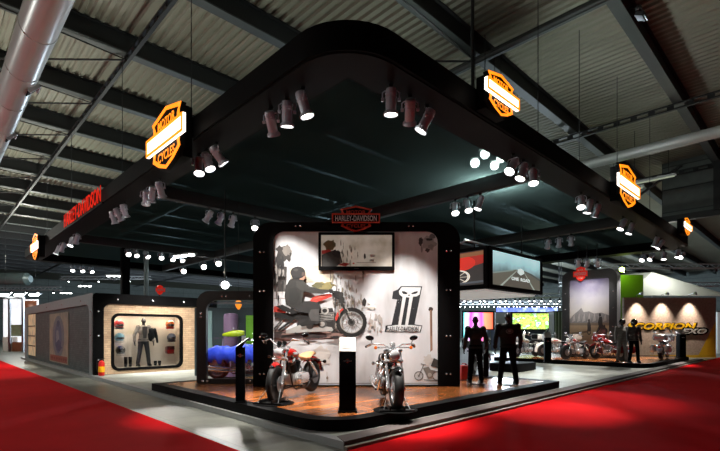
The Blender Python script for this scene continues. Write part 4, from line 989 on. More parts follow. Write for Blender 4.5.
# ================================================================== MOTORCYCLES
RX = Matrix.Rotation(PI/2, 4, 'X')          # turn a lathe from z to y
def T(x, y, z): return Matrix.Translation((x, y, z))
RYX = Matrix.Rotation(PI/2, 4, 'Y')         # z -> x
def lathe_y(mb, x, y, z, prof, n=16): return mb.lathe(prof, n, T(x, y, z) @ RX)
def arc_fender(x, z, r, w, a0, a1, th=0.012, n=16, flat=0.35):
    """curved mudguard over a wheel centred at x,z; angles from +x, over the top"""
    rings = []
    for i in range(n+1):
        a = a0+(a1-a0)*i/n
        e = 0.75+0.25*math.sin(PI*i/n)
        cs = []
        m = 7
        for k in range(m):
            t = -1+2*k/(m-1); y = t*w*e; rr = r+0.035*(1-abs(t)**2.2)-0.05*flat*abs(t)**3
            cs.append((rr, y))
        for k in range(m-1, -1, -1):
            t = -1+2*k/(m-1); y = t*(w*e-th*0.6); rr = r-th+0.035*(1-abs(t)**2.2)-0.05*flat*abs(t)**3
            cs.append((rr, y))
        rings.append([(x+rr*math.cos(a), y, z+rr*math.sin(a)) for rr, y in cs])
    return MB().loft(rings)
def oval_loft(secs, m=16, sq=1.0):
    """secs: (x, zc, half width, half height up, half height down)"""
    rings = []
    for (x, zc, hw_, hu, hd) in secs:
        r = []
        for j in range(m):
            a = 2*PI*j/m; c, s_ = math.cos(a), math.sin(a)
            c = math.copysign(abs(c)**sq, c); s_ = math.copysign(abs(s_)**sq, s_)
            r.append((x, hw_*c, zc+(hu if s_ > 0 else hd)*s_))
        rings.append(r)
    return MB().loft(rings)
def wheel(parent, x, z, R, tr, spokes=18, steel='chrome', disc=True, hub=None):
    rim = R-tr*1.15
    w_ = MB()
    lathe_y(w_, 0, 0, 0, [(rim-0.022, -tr*0.62), (rim+0.012, -tr*0.66), (rim+0.008, -tr*0.5), (rim-0.012, 0), (rim+0.008, tr*0.5), (rim+0.012, tr*0.66), (rim-0.022, tr*0.62), (rim-0.034, 0), (rim-0.022, -tr*0.62)], 28)
    lathe_y(w_, 0, 0, 0, [(0.03, -0.085), (0.055, -0.075), (0.055, -0.05), (0.035, -0.04), (0.035, 0.04), (0.055, 0.05), (0.055, 0.075), (0.03, 0.085)], 14)
    wo = w_.build('wheel', M[steel], parent, (x, 0, z))
    t_ = MB(); pr = []
    for i in range(13):
        a = PI*(-0.12)+PI*1.24*i/12
        pr.append((rim+0.02+(tr*1.15-0.021)*math.sin(a), -tr*math.cos(a)))
    lathe_y(t_, 0, 0, 0, pr+[pr[0]], 32); t_.build('tire', M['rubber'], wo)
    s_ = MB()
    for k in range(spokes):
        a = 2*PI*k/spokes; b = a+(0.45 if k % 2 else -0.45); sg = 1 if k % 4 < 2 else -1
        s_.tube([(0.05*math.cos(a), sg*0.06, 0.05*math.sin(a)), ((rim-0.02)*math.cos(b), sg*0.006, (rim-0.02)*math.sin(b))], 0.0038 if spokes > 12 else 0.011, 5)
    s_.build('spokes', M[steel], wo)
    if disc:
        d_ = MB(); lathe_y(d_, 0, 0.095, 0, [(0.06, -0.003), (0.145, -0.003), (0.145, 0.003), (0.06, 0.003), (0.06, -0.003)], 22); d_.build('brake_disc', M['steel'], wo)
    return wo

def make_bike(label, loc, heading, paint='redpaint', style='sport', steer=0.0, group=None, tan=False, name='motorcycle', fat=False, engine='engine', accent=None, lean=0.0):
    b = thing(name, label, 'motorcycle', loc, heading, group); b.rotation_euler = (lean, 0, heading)
    pm_ = M[paint]; ch = M['chrome']; tour = style == 'tour'
    Rf = 0.33; tf = 0.075 if fat else 0.052; Rr = 0.33; trr = 0.078
    xf, xr = 0.78, -0.74
    # front end, steered about its head
    px = 0.50
    st = bpy.data.objects.new('front_fork', None)
    fk = MB(); dx = xf-px
    ya = 0.125 if fat else 0.105
    for s in (-1, 1):
        fk.tube([(dx-0.02, s*ya, Rf-0.03), (dx*0.45, s*ya, 0.64)], 0.029, 10); fk.tube([(dx*0.45, s*ya, 0.62), (-0.02, s*ya, 0.95)], 0.021, 10)
        fk.tube([(dx-0.03, s*ya, Rf), (dx+0.02, s*ya, Rf)], 0.03, 8)
    fk.tube([(dx, -ya, Rf), (dx, ya, Rf)], 0.014, 8)
    fk.box((-0.0, 0, 0.93), (0.08, 2*ya+0.07, 0.035), Euler((0, -0.42, 0)), 0.01); fk.box((0.06, 0, 0.76), (0.08, 2*ya+0.07, 0.04), Euler((0, -0.42, 0)), 0.01)
    st = fk.build('front_fork', ch, b, (px, 0, 0)); st.rotation_euler = (0, 0, steer)
    def fr(o):                               # hand a front part to the same steering
        o.location = (px, 0, 0); o.rotation_euler = (0, 0, steer); return o
    wf = wheel(b, xf, Rf, Rf, tf, 20 if not fat else 24)
    wf.location = (px+dx*math.cos(steer), dx*math.sin(steer), Rf); wf.rotation_euler = (0, 0, steer)
    if tour: fr(arc_fender(dx, Rf, Rf+0.05, 0.105, PI*1.05, -0.15, flat=0.8).build('fender', pm_, b))
    else: fr(arc_fender(dx, Rf, Rf+0.022, tf+0.014, PI*0.86, PI*0.36 if not fat else PI*0.30, flat=0.25).build('fender', pm_ if not fat else M['blackpaint'], b))
    # handlebar
    hb_ = MB()
    pts = [(-0.26, -0.43, 1.04), (-0.13, -0.37, 1.09), (0.0, -0.22, 1.12), (0.01, -0.11, 1.02), (0, -0.07, 0.97), (0, 0.07, 0.97), (0.01, 0.11, 1.02), (0.0, 0.22, 1.12), (-0.13, 0.37, 1.09), (-0.26, 0.43, 1.04)]
    if fat: pts = [(-0.20, -0.42, 1.0), (-0.08, -0.34, 1.05), (0, -0.16, 1.04), (0, -0.06, 0.98), (0, 0.06, 0.98), (0, 0.16, 1.04), (-0.08, 0.34, 1.05), (-0.20, 0.42, 1.0)]
    hb_.tube(pts, 0.0135, 8)
    ho = fr(hb_.build('handlebar', ch, b))
    for s in (-1, 1):
        e0 = Vector(pts[0 if s < 0 else -1]); e1 = Vector(pts[1 if s < 0 else -2])
        MB().tube([e0+(e0-e1)*0.1, e0+(e1-e0)*0.75], 0.021, 10).build('grip', M['rubber'], ho)
        MB().tube([e1+Vector((0.03, 0, 0)), e1+Vector((0.08, s*0.03, 0)), e0+Vector((0.07, 0, 0))], 0.008, 6).build('lever', ch, ho)
        mi = MB(); c = e1+Vector((0.0, s*0.04, 0.10)); mi.tube([e1, e1+Vector((0.02, s*0.02, 0.08)), c], 0.007, 6); mi.ell(c, (0.022, 0.075, 0.042), 14, 8, Matrix.Rotation(s*0.2, 3, 'X').to_4x4())
        fr(mi.build('mirror', M['blackpaint'] if fat or tan else ch, b))
        ts = MB(); y = s*(0.22 if not fat else 0.30); zt_ = 0.80 if not fat else 0.99
        ts.tube([(0.04, s*0.09, zt_), (0.04, y, zt_)], 0.010, 6); ts.lathe([(0.014, -0.04), (0.026, -0.015), (0.029, 0.016)], 12, T(0.045, y, zt_) @ RYX)
        t_o = fr(ts.build('turn_signal', M['blackpaint'] if tan else ch, b))
        MB().lathe([(0.028, 0.016), (0.022, 0.028), (0.008, 0.032)], 12, T(0.045, y, zt_) @ RYX).build('signal_lens', M['amber'] if fat or tour else M['blackpaint'], t_o)
    hl = MB(); hz_ = 0.87 if not tour else 0.86; hx = 0.12
    hl.lathe([(0.02, -0.12), (0.06, -0.09), (0.088, -0.02), (0.094, 0.03), (0.098, 0.035), (0.092, 0.045)], 20, T(hx, 0, hz_) @ RYX)
    hl.box((hx-0.06, 0, hz_-0.07), (0.06, 0.05, 0.06), ch=0.01)
    h_ = fr(hl.build('headlight', ch if not tan else M['chrome'], b))
    MB().lathe([(0.088, 0.04), (0.07, 0.058), (0.03, 0.066), (0.0, 0.068)], 20, T(hx, 0, hz_) @ RYX).build('headlight_lens', M['headlens'], h_)
    if not tour:
        sp = MB(); 
        for y in ((-0.05, 0.05) if not fat else (0,)): sp.lathe([(0.03, -0.05), (0.046, -0.02), (0.048, 0.03), (0.04, 0.036)], 14, T(-0.02, y, 1.03) @ Matrix.Rotation(-0.7, 4, 'Y'))
        fr(sp.build('gauge', M['blackpaint'] if tan else ch, b))
    # tank, seat, rear
    if style == 'sport': tank = oval_loft([(0.44, 0.86, 0.03, 0.02, 0.03), (0.41, 0.865, 0.085, 0.055, 0.07), (0.30, 0.865, 0.125, 0.085, 0.10), (0.15, 0.85, 0.135, 0.085, 0.11), (0.0, 0.82, 0.105, 0.065, 0.09), (-0.10, 0.79, 0.06, 0.03, 0.05), (-0.13, 0.78, 0.02, 0.01, 0.02)])
    else: tank = oval_loft([(0.42, 0.83, 0.04, 0.02, 0.03), (0.38, 0.835, 0.11, 0.07, 0.08), (0.26, 0.83, 0.165, 0.105, 0.11), (0.08, 0.81, 0.170, 0.10, 0.12), (-0.08, 0.78, 0.125, 0.07, 0.09), (-0.18, 0.75, 0.06, 0.03, 0.05), (-0.21, 0.74, 0.02, 0.01, 0.02)])
    to_ = tank.build('fuel_tank', pm_ if paint != 'orangepaint' else M['blackpaint'], b)
    MB().lathe([(0.034, -0.01), (0.036, 0.02), (0.03, 0.03)], 14, T(0.22, 0.0 if style == 'sport' else -0.05, 0.945 if style == 'sport' else 0.93)).build('tank_cap', ch, to_)
    for s in (-1, 1): MB().box((0.2, s*(0.130 if style == 'sport' else 0.168), 0.85 if style == 'sport' else 0.82), (0.2, 0.012, 0.045), ch=0.004).build('tank_badge', ch if accent is None else M[accent], to_)
    seatm = M['tan'] if tan else M['leather']
    oval_loft([(-0.05, 0.765, 0.05, 0.02, 0.02), (-0.10, 0.76, 0.10, 0.035, 0.05), (-0.25, 0.735, 0.145, 0.035, 0.06), (-0.42, 0.74, 0.15, 0.055, 0.06), (-0.50, 0.77, 0.135, 0.06, 0.05), (-0.64, 0.80, 0.11, 0.05, 0.05), (-0.80, 0.80, 0.08, 0.04, 0.04), (-0.86, 0.795, 0.03, 0.015, 0.02)]).build('seat', seatm, b)
    rf = arc_fender(xr, Rr, Rr+0.06, trr+0.04, PI*0.28, PI*(1.02 if tour or fat else 0.92), flat=0.5).build('fender', pm_, b)
    wheel(b, xr, Rr, Rr, trr, 20)
    tl = MB(); tl.lathe([(0.03, -0.05), (0.045, -0.02), (0.045, 0.01)], 14, T(xr-0.36, 0, 0.56) @ Matrix.Rotation(-PI/2-0.3, 4, 'Y'))
    t_o = tl.build('tail_light', ch, b); MB().lathe([(0.043, 0.01), (0.035, 0.03), (0.01, 0.035)], 14, T(xr-0.36, 0, 0.56) @ Matrix.Rotation(-PI/2-0.3, 4, 'Y')).build('tail_lens', M['redlens'], t_o)
    MB().box((xr-0.41, 0, 0.45), (0.008, 0.19, 0.11), Euler((0, 0.25, 0)), 0.003).build('number_plate', mat('pale plate', rgb(150, 175, 200), 0.5), b)
    for s in (-1, 1):
        ts = MB(); ts.tube([(xr-0.26, 0, 0.62), (xr-0.26, s*0.17, 0.62)], 0.009, 6); ts.lathe([(0.018, -0.05), (0.036, -0.02), (0.04, 0.018)], 12, T(xr-0.27, s*0.18, 0.62) @ Matrix.Rotation(-PI/2, 4, 'Y'))
        q = ts.build('turn_signal', M['blackpaint'] if tan else ch, b); MB().lathe([(0.038, 0.018), (0.03, 0.032), (0.01, 0.036)], 12, T(xr-0.27, s*0.18, 0.62) @ Matrix.Rotation(-PI/2, 4, 'Y')).build('signal_lens', M['amber'], q)
        sa = MB(); sa.tube([(-0.36, s*0.15, 0.66), (xr+0.02, s*0.15, 0.38)], 0.016, 8)
        p0, p1 = Vector((-0.40, s*0.15, 0.62)), Vector((xr+0.08, s*0.15, 0.43)); helix = [p0.lerp(p1, i/40)+Vector((0, 0.032*math.cos(i*1.25), 0.032*math.sin(i*1.25))) for i in range(41)]
        sa.tube(helix, 0.006, 5); sa.build('shock_absorber', ch, b)
    # frame
    f_ = MB()
    for s in (-1, 1):
        f_.tube([(0.46, s*0.03, 0.86), (0.38, s*0.09, 0.60), (0.30, s*0.12, 0.26), (0.18, s*0.12, 0.17), (-0.3, s*0.13, 0.17), (-0.42, s*0.13, 0.28), (-0.40, s*0.12, 0.62), (-0.30, s*0.08, 0.72)], 0.016, 8)
        f_.tube([(-0.40, s*0.13, 0.30), (xr, s*0.13, Rr)], 0.019, 8)
        f_.tube([(-0.32, s*0.09, 0.70), (-0.62, s*0.12, 0.70), (xr-0.14, s*0.13, 0.66)], 0.015, 8)
        f_.tube([(0.12, s*0.13, 0.24), (0.12, s*0.27, 0.25)], 0.010, 6); f_.tube([(0.06, s*0.26, 0.25), (0.20, s*0.26, 0.25)], 0.016, 8)
    f_.tube([(0.47, 0, 0.86), (0.2, 0, 0.80), (-0.32, 0, 0.70)], 0.026, 8); f_.tube([(0.44, 0, 0.98), (0.52, 0, 0.78)], 0.032, 10)
    f_.tube([(xr, -0.15, Rr), (xr, 0.15, Rr)], 0.013, 8)
    f_.build('frame', M['blackmetal'], b)
    # engine: two finned cylinders in a vee on a rounded crankcase
    em_ = M[engine]
    e_ = MB(); e_.box((0.04, 0, 0.36), (0.36, 0.20, 0.20), None, 0.05).box((-0.22, 0, 0.36), (0.26, 0.21, 0.22), None, 0.05)
    lathe_y(e_, 0.06, 0.0, 0.36, [(0.10, -0.15), (0.125, -0.135), (0.125, 0.135), (0.10, 0.15)], 20)
    eo = e_.build('engine', em_, b)
    cy = []
    for tilt in (0.40, -0.40):
        prof = [(0.06, 0.0)]; z = 0.02
        for k in range(9): prof += [(0.062, z), (0.098, z+0.004), (0.098, z+0.011), (0.062, z+0.015)]; z += 0.024
        prof += [(0.07, z), (0.10, z+0.01), (0.10, z+0.05), (0.07, z+0.07), (0.0, z+0.072)]
        MB().lathe(prof, 18, T(0.05, 0, 0.42) @ Matrix.Rotation(tilt, 4, 'Y')).build('cylinder', M['blackmetal'] if tan or fat else em_, eo)
        R_ = (T(0.05, 0, 0.42) @ Matrix.Rotation(tilt, 4, 'Y'))
        rk = MB(); rk.box((0, 0, 0), (0.15, 0.16, 0.07), None, 0.025); mm = rk.build('rocker_cover', ch, eo); mm.matrix_local = R_ @ T(0, 0, 0.315)
        for s in (-0.035, 0.035):
            a_ = R_ @ Vector((s, -0.11, 0.03)); c_ = R_ @ Vector((s, -0.10, 0.27)); MB().tube([a_, c_], 0.012, 8).build('pushrod_tube', ch, eo)
    pc = MB(); rings = []
    for y, k in ((0.11, 1.0), (0.165, 1.0), (0.185, 0.9), (0.19, 0.6)):
        pts_ = rrect(-0.30, 0.26, 0.16, 0.47, 0.1, 6); cx_, cz_ = -0.07, 0.365
        rings.append([(cx_+(a-cx_)*k, y, cz_+(c-cz_)*k) for a, c in pts_])
    pc.loft(rings).build('primary_cover', ch, eo)
    cv = MB(); lathe_y(cv, 0.10, -0.15, 0.35, [(0.11, -0.03), (0.11, 0.012), (0.095, 0.028), (0.0, 0.034)], 20); lathe_y(cv, 0.10, -0.15, 0.35, [(0.05, 0.03), (0.05, 0.045), (0.0, 0.05)], 14)
    cv.build('timing_cover', ch, eo)
    ac = MB(); ac.lathe([(0.0, 0.0), (0.10, 0.0), (0.115, 0.02), (0.105, 0.055), (0.0, 0.065)], 22, T(0.05, -0.11, 0.62) @ RX); ac.build('air_cleaner', ch, eo)
    for k, (z0, xe, dz) in enumerate(((0.66, -1.0, 0.0), (0.62, -0.94, 0.075))):
        x0 = 0.20 if k == 0 else -0.10
        ep = MB(); pts_ = [(x0, -0.08, z0-0.05), (x0+(0.09 if k == 0 else 0.0), -0.15, z0-0.08), (x0+(0.13 if k == 0 else 0.03), -0.19, 0.45), (x0+0.04, -0.205, 0.30+dz), (x0-0.12, -0.21, 0.235+dz), (-0.35, -0.21, 0.235+dz), (-0.42, -0.21, 0.24+dz), (xe, -0.22, 0.28+dz)]
        ep.tube(pts_, [0.024]*6+[0.040, 0.044], 12); eo2 = ep.build('exhaust_pipe', ch, b)
    if fat:
        MB().box((0.33, 0, 0.5), (0.05, 0.22, 0.3), None, 0.015).build('oil_cooler', M['blackmetal'], b)
    if tour:
        rings = []
        for x, w_, z0, z1 in ((0.50, 0.26, 0.84, 1.10), (0.58, 0.33, 0.80, 1.14), (0.66, 0.30, 0.80, 1.12), (0.71, 0.20, 0.84, 1.05), (0.73, 0.08, 0.90, 1.0)):
            rings.append([(x, y, z) for y, z in rrect(-w_, z0, w_, z1, min(0.10, w_*0.4, (z1-z0)*0.4), 5)])
        fa = MB().loft(rings).build('fairing', pm_, b)
        ws_ = MB(); r1 = []; r2 = []
        for i in range(13):
            t = -1+2*i/12; y = 0.28*t; x = 0.64-0.10*t*t
            r1.append((x, y, 1.10)); r2.append((x-0.12, y*0.8, 1.42-0.09*t*t))
        ws_.add(r1+r2+[(x-0.006, y, z) for x, y, z in r1]+[(x-0.006, y, z) for x, y, z in r2], [(i, i+1, 14+i, 13+i) for i in range(12)]+[(26+i, 39+i, 40+i, 27+i) for i in range(12)]+[(i+13, i+14, 40+i, 39+i) for i in range(12)])
        ws_.build('windshield', M['glass'], b)
        MB().lathe([(0.07, 0), (0.10, 0.02), (0.09, 0.04), (0, 0.05)], 18, T(0.72, 0, 0.95) @ RYX).build('fairing_lamp', M['headlens'], fa)
        for s in (-1, 1):
            rg = [[(x, s*0.27+y*k, 0.50+z*k) for y, z in rrect(-0.11, -0.16, 0.11, 0.16, 0.06, 5)] for x, k in ((-0.50, 0.75), (-0.54, 1.0), (-0.95, 1.0), (-1.06, 0.85), (-1.08, 0.6))]
            sb_ = MB().loft(rg).build('saddlebag', pm_, b)
            MB().box((-0.78, s*0.383, 0.52), (0.5, 0.012, 0.04), ch=0.004).build('trim_strip', ch, sb_)
            MB().tube([(-0.46, s*0.33, 0.24), (-0.5, s*0.36, 0.34), (-1.06, s*0.36, 0.34)], 0.014, 6).build('guard_bar', ch, b)
            MB().tube([(0.34, s*0.1, 0.55), (0.36, s*0.32, 0.52), (0.34, s*0.34, 0.34), (0.30, s*0.12, 0.26)], 0.016, 8).build('engine_guard', ch, b)
        rg = [[(x, y*k, 0.98+z*k) for y, z in rrect(-0.26, -0.13, 0.26, 0.15, 0.07, 5)] for x, k in ((-0.70, 0.85), (-0.74, 1.0), (-1.06, 1.0), (-1.12, 0.8))]
        tp = MB().loft(rg).build('tour_pack', pm_, b); MB().box((-1.10, 0, 0.97), (0.04, 0.36, 0.05), ch=0.01).build('tail_lens', M['redlens'], tp)
        MB().box((-0.66, 0, 1.0), (0.07, 0.34, 0.24), None, 0.03).build('backrest', M['leather'], tp); MB().box((-0.9, 0, 0.83), (0.3, 0.2, 0.03)).build('rack', ch, tp)
    return b

def wheel_stand(label, loc, heading, w=0.23):
    t = thing('wheel_stand', label, 'wheel stand', loc, heading)
    MB().lathe([(0.36, 0.001), (0.36, 0.008), (0.34, 0.010)], 36).build('floor_mat', M['blackmatte'], t)
    MB().box((0.20, 0, 0.024), (0.07, 2*w+0.1, 0.028), ch=0.006).box((-0.16, 0, 0.024), (0.07, 2*w, 0.028), ch=0.006).build('base_bar', M['blackmetal'], t)
    for s in (-1, 1):
        MB().tube([(-0.16, s*w*0.9, 0.04), (-0.02, s*0.13, 0.26)], 0.008, 6).tube([(0.20, s*w*0.9, 0.04), (-0.02, s*0.13, 0.26)], 0.008, 6).build('strut', M['steel'], t)
        MB().box((0.02, s*0.115, 0.06), (0.5, 0.02, 0.06), ch=0.004).build('side_rail', M['blackmetal'], t)
    return t
ZG = ZS+0.001
def bike_at(label, pf, df, pr, dr, **k):
    """front wheel seen at pf and depth df, rear wheel at pr and depth dr"""
    a = Vector((at(pf, df), df, 0)); r = Vector((at(pr, dr), dr, 0)); d = (a-r).normalized(); c = (a+r)/2
    z = k.pop('z', ZG)
    return make_bike(label, (c.x-0.02*d.x, c.y-0.02*d.y, z), math.atan2(d.y, d.x), **k), c+d*0.76, math.atan2(d.y, d.x)
b1, fw, hd = bike_at('red motorcycle with tan seat in front of the rider poster, left of the pale-topped stand', 272.5, 7.95, 312, 9.45, paint='redpaint', style='sport', tan=True, steer=0.12, z=ZG+0.012)
wheel_stand('black wheel stand under the red motorcycle with tan seat', (fw.x, fw.y, ZG), hd)
b2, fw, hd = bike_at('black fat-tyred motorcycle seen head-on in front of the big numeral', 395.0, 7.32, 384, 8.8, paint='orangepaint', style='fat', fat=True, steer=0.06, z=ZG+0.012)
wheel_stand('black wheel stand under the head-on fat-tyred motorcycle', (fw.x, fw.y, ZG), hd)
bike_at('blue motorcycle with big grey engine behind the glass display window', 266, 11.85, 226, 11.95, paint='bluepaint', style='fat', engine='engine')
# rear stage
bike_at('white touring motorcycle farthest left on the rear stage', 516, 21.8, 536, 22.7, paint='whitepaint', style='tour')
bike_at('white-panelled touring motorcycle just behind the small framed info stand', 549, 22.0, 566, 22.1, paint='whitepaint', style='tour', accent='redpaint')
bike_at('dark red motorcycle with bare chrome engine parked below the desert poster', 565, 19.9, 587, 21.0, paint='maroon', style='sport', steer=-0.25)
bike_at('dark red touring motorcycle with trunk, just left of the two helmeted mannequins', 598, 20.3, 619.5, 19.1, paint='maroon', style='tour')
bike_at('pale touring motorcycle seen from behind, right of the two helmeted mannequins', 668, 21.6, 660, 20.2, paint='silver', style='tour')
bike_at('dark motorcycle half hidden behind the black mannequin nearest the poster wall', 473, 14.4, 485, 15.6, paint='maroon', style='sport', z=0.1)
# blue drape behind the glass
t = thing('drape', 'crumpled blue cloth draped over the motorcycle behind the glass', 'cloth', (at(236, 11.9), 11.9, ZG))
R = random.Random(5); rings = []
for i in range(25):
    x = -0.72+1.44*i/24; top = 0.90+0.04*math.sin(i*0.5)+R.uniform(-0.025, 0.025)-0.25*(abs(x)/0.95)**3; low = 0.50+0.06*math.sin(i*1.7)+R.uniform(-0.04, 0.04)
    out = []; inn = []
    for j in range(15):
        a = PI*j/14; y = (0.36+0.015*math.sin(i*1.3+j))*math.cos(a); z = low+(top-low)*math.sin(a)**0.5+R.uniform(-0.02, 0.02)*(0 < j < 14)
        out.append((x, y, z)); inn.append((x, y*0.96, z-0.015))
    rings.append(out+inn[::-1])
MB().loft(rings).build('cloth', M['bluecloth'], t, sharp=60)

# ================================================================== MANNEQUINS
def limb(mb, pts, rs, n=10):
    mb.tube(pts, rs, n)
    for p_, r in zip(pts, rs): mb.ell(p_, r*0.99, n, 7)
def hand(mb, wr, side, down=Vector((0, 0, -1))):
    d = down.normalized(); sx = Vector((side, 0, 0)); f = Vector((0, 1, 0))
    c = wr+d*0.055
    mb.box(c, (0.032, 0.085, 0.10), None, 0.014)
    for k, (y, L) in enumerate(((0.032, 0.075), (0.011, 0.085), (-0.011, 0.08), (-0.032, 0.062))):
        b_ = c+d*0.045+f*y
        mb.tube([b_, b_+d*L*0.5-sx*0.008, b_+d*L-sx*0.03], [0.0105, 0.010, 0.0085], 7)
    b_ = c+f*0.035; mb.tube([b_, b_+f*0.03+d*0.03-sx*0.01, b_+f*0.035+d*0.07-sx*0.02], [0.013, 0.011, 0.009], 7)
def figure(label, loc, rz, s=1.0, arm=0.30, broad=1.0, clothes='blackleather', helmet=None, head='skin', stance=0.12, patch=False, jacketm=None, pants=None, plate=True, elbow=0.0, openf=None):
    t = thing('mannequin', label, 'mannequin', loc, rz); t.scale = (s, s, s)
    sh_, el_, wr_ = {}, {}, {}
    for d in (-1, 1):
        sh_[d] = Vector((d*0.185*broad, 0, 1.42)); el_[d] = Vector((d*(0.20*broad+arm*0.35), -0.03-elbow, 1.13)); wr_[d] = Vector((d*(0.19*broad+arm*0.45), 0.05, 0.90))
    def legs(mb, k):
        for d in (-1, 1):
            limb(mb, [(d*0.085, 0, 0.93), (d*(0.085+stance*0.35), 0.02, 0.50), (d*(0.085+stance*0.7), -0.015, 0.09)], [0.082+k, 0.054+k*1.1, 0.042+k*1.3])
            mb.ell((d*0.09, -0.02, 0.86), (0.085+k, 0.095+k, 0.10), 12, 8)
        mb.ell((0, -0.01, 0.95), (0.165+k, 0.105+k, 0.12), 14, 10)
    def torso(mb, k):
        mb.ell((0, 0, 1.07), (0.14+k, 0.095+k, 0.17), 14, 10); mb.ell((0, 0.0, 1.27), (0.165*broad+k, 0.115+k, 0.18), 16, 10)
        mb.ell((0, -0.01, 1.40), (0.155*broad+k, 0.085+k, 0.075), 14, 8)
    def arms(mb, k):
        for d in (-1, 1):
            mb.ell(sh_[d], 0.066+k, 12, 8); limb(mb, [sh_[d], el_[d], wr_[d]], [0.052+k, 0.041+k, 0.029+k])
    b_ = MB(); legs(b_, 0); torso(b_, 0); arms(b_, 0)
    for d in (-1, 1):
        hand(b_, wr_[d], d, wr_[d]-el_[d])
        b_.ell((d*(0.085+stance*0.7), 0.05, 0.035), (0.042, 0.12, 0.035), 12, 7)
    b_.tube([(0, -0.01, 1.42), (0, 0.0, 1.56)], [0.06, 0.052], 12)
    b_.ell((0, 0.015, 1.645), (0.074, 0.095, 0.115), 16, 12); b_.ell((0, 0.045, 1.60), (0.052, 0.062, 0.07), 12, 8)
    b_.ell((0, 0.112, 1.635), (0.012, 0.018, 0.026), 8, 6); b_.ell((0, 0.10, 1.585), (0.024, 0.012, 0.008), 8, 6)
    for d in (-1, 1): b_.ell((d*0.076, 0.01, 1.64), (0.012, 0.022, 0.032), 8, 6); b_.ell((d*0.03, 0.100, 1.655), (0.014, 0.008, 0.008), 8, 6)
    remeshed(b_, 'body', M[head], 0.0085, 3, t)
    jm = jacketm or M['leather']; pm2 = pants or M['denim']
    j = MB(); torso(j, 0.028)
    if broad > 1.1: j.ell((0, 0, 1.10), (0.20, 0.13, 0.24), 16, 10); j.ell((0, 0, 1.25), (0.235, 0.14, 0.22), 16, 10); j.ell((0, -0.01, 1.41), (0.24, 0.10, 0.085), 16, 8); j.ell((0, 0, 0.98), (0.195, 0.13, 0.13), 16, 10)
    arms(j, 0.020); j.ell((0, 0, 1.0), (0.175, 0.125, 0.12), 14, 8); j.tube([(0, -0.01, 1.42), (0, -0.005, 1.50)], [0.085, 0.072], 14)
    jo = remeshed(j, 'jacket', jm, 0.013, 12, t)
    for d in (-1, 1):
        dr = (wr_[d]-el_[d]).normalized(); MB().tube([wr_[d]-dr*0.05, wr_[d]-dr*0.005], 0.054, 14).build('cuff', jm, jo)
    MB().lathe([(0.205, 0.90), (0.20, 0.95)], 24, Matrix.Diagonal((1, 0.72, 1, 1))).build('hem', jm, jo)
    l = MB(); legs(l, 0.020); remeshed(l, 'trousers', pm2, 0.013, 10, t)
    for d in (-1, 1):
        x = d*(0.085+stance*0.7)
        bo = MB(); bo.ell((x, 0.055, 0.045), (0.055, 0.145, 0.045), 14, 8); bo.tube([(x, -0.015, 0.03), (x, -0.015, 0.17)], [0.058, 0.062], 14); bo.box((x, 0.045, 0.012), (0.10, 0.27, 0.024), None, 0.01)
        remeshed(bo, 'boot', M['leather'], 0.01, 2, t)
    if patch:
        pz = MB().lathe([(0.0, 0), (0.085, 0), (0.085, 0.004), (0, 0.006)], 24, T(0, -0.148, 1.30) @ RX @ Matrix.Diagonal((1.1, 0.75, 1, 1)))
        po = pz.build('back_patch', ink(54, 54, 56), jo)
        q = Print(lambda x: x, lambda z: 1.30+z, -0.156); q.hoop(0, 0, 0.085, 0.058, 0.010, (96, 94, 92)).blot(0, 0.005, 0.038, 0.032, (120, 118, 116), 14, 2, 0.15).disc(-0.014, 0.008, 0.008, 0.008, (30, 30, 30)).disc(0.014, 0.008, 0.008, 0.008, (30, 30, 30)); q.build('patch_emblem', po)
    if openf:
        fr_ = MB(); fr_.prism([(-0.05, 1.02), (0.05, 1.02), (0.09, 1.44), (-0.09, 1.44)], 0.125, 0.152); fr_.build('shirt_front', openf, jo)
    if helmet:
        h_ = MB(); h_.ell((0, 0.01, 1.67), (0.128, 0.150, 0.140), 20, 14); ho_ = h_.build('helmet', M[helmet], t)
        v_ = MB(); v_.ell((0, 0.035, 1.655), (0.118, 0.135, 0.062), 18, 10); v_.build('visor', M['blackpaint'], ho_)
    if plate:
        MB().lathe([(0.24, 0.0), (0.24, 0.008), (0.235, 0.012)], 30, T(0, 0.02, -0.012)).build('foot_plate', M['chrome'], t)
    return t
def stand_at(px, d): return (at(px, d), d, ZG+0.012)
figure('slim black-clad mannequin seen from behind, nearest the tall poster wall', stand_at(475.5, 11.1), 0.0, 0.93, arm=0.18, broad=1.08, stance=0.10, elbow=0.05, jacketm=mat('black jersey', rgb(14, 13, 15), 0.7, var=0.2))
figure('broad-shouldered mannequin in black jacket with round back emblem, seen from behind', stand_at(508, 10.75), -0.06, 0.97, arm=0.14, broad=1.25, stance=0.16, patch=True)
figure('grey-suited mannequin in black helmet, left of the pair on the rear stage', stand_at(622, 18.6), PI*0.9, 0.98, arm=0.12, helmet='blackpaint', jacketm=M['greycloth'], pants=M['greycloth'])
figure('dark-trousered mannequin in black helmet, right of the pair on the rear stage', stand_at(634, 18.1), PI*0.95, 0.97, arm=0.12, helmet='blackpaint', jacketm=mat('dark grey suit', rgb(64, 60, 58), 0.7, var=0.4, scale=12))
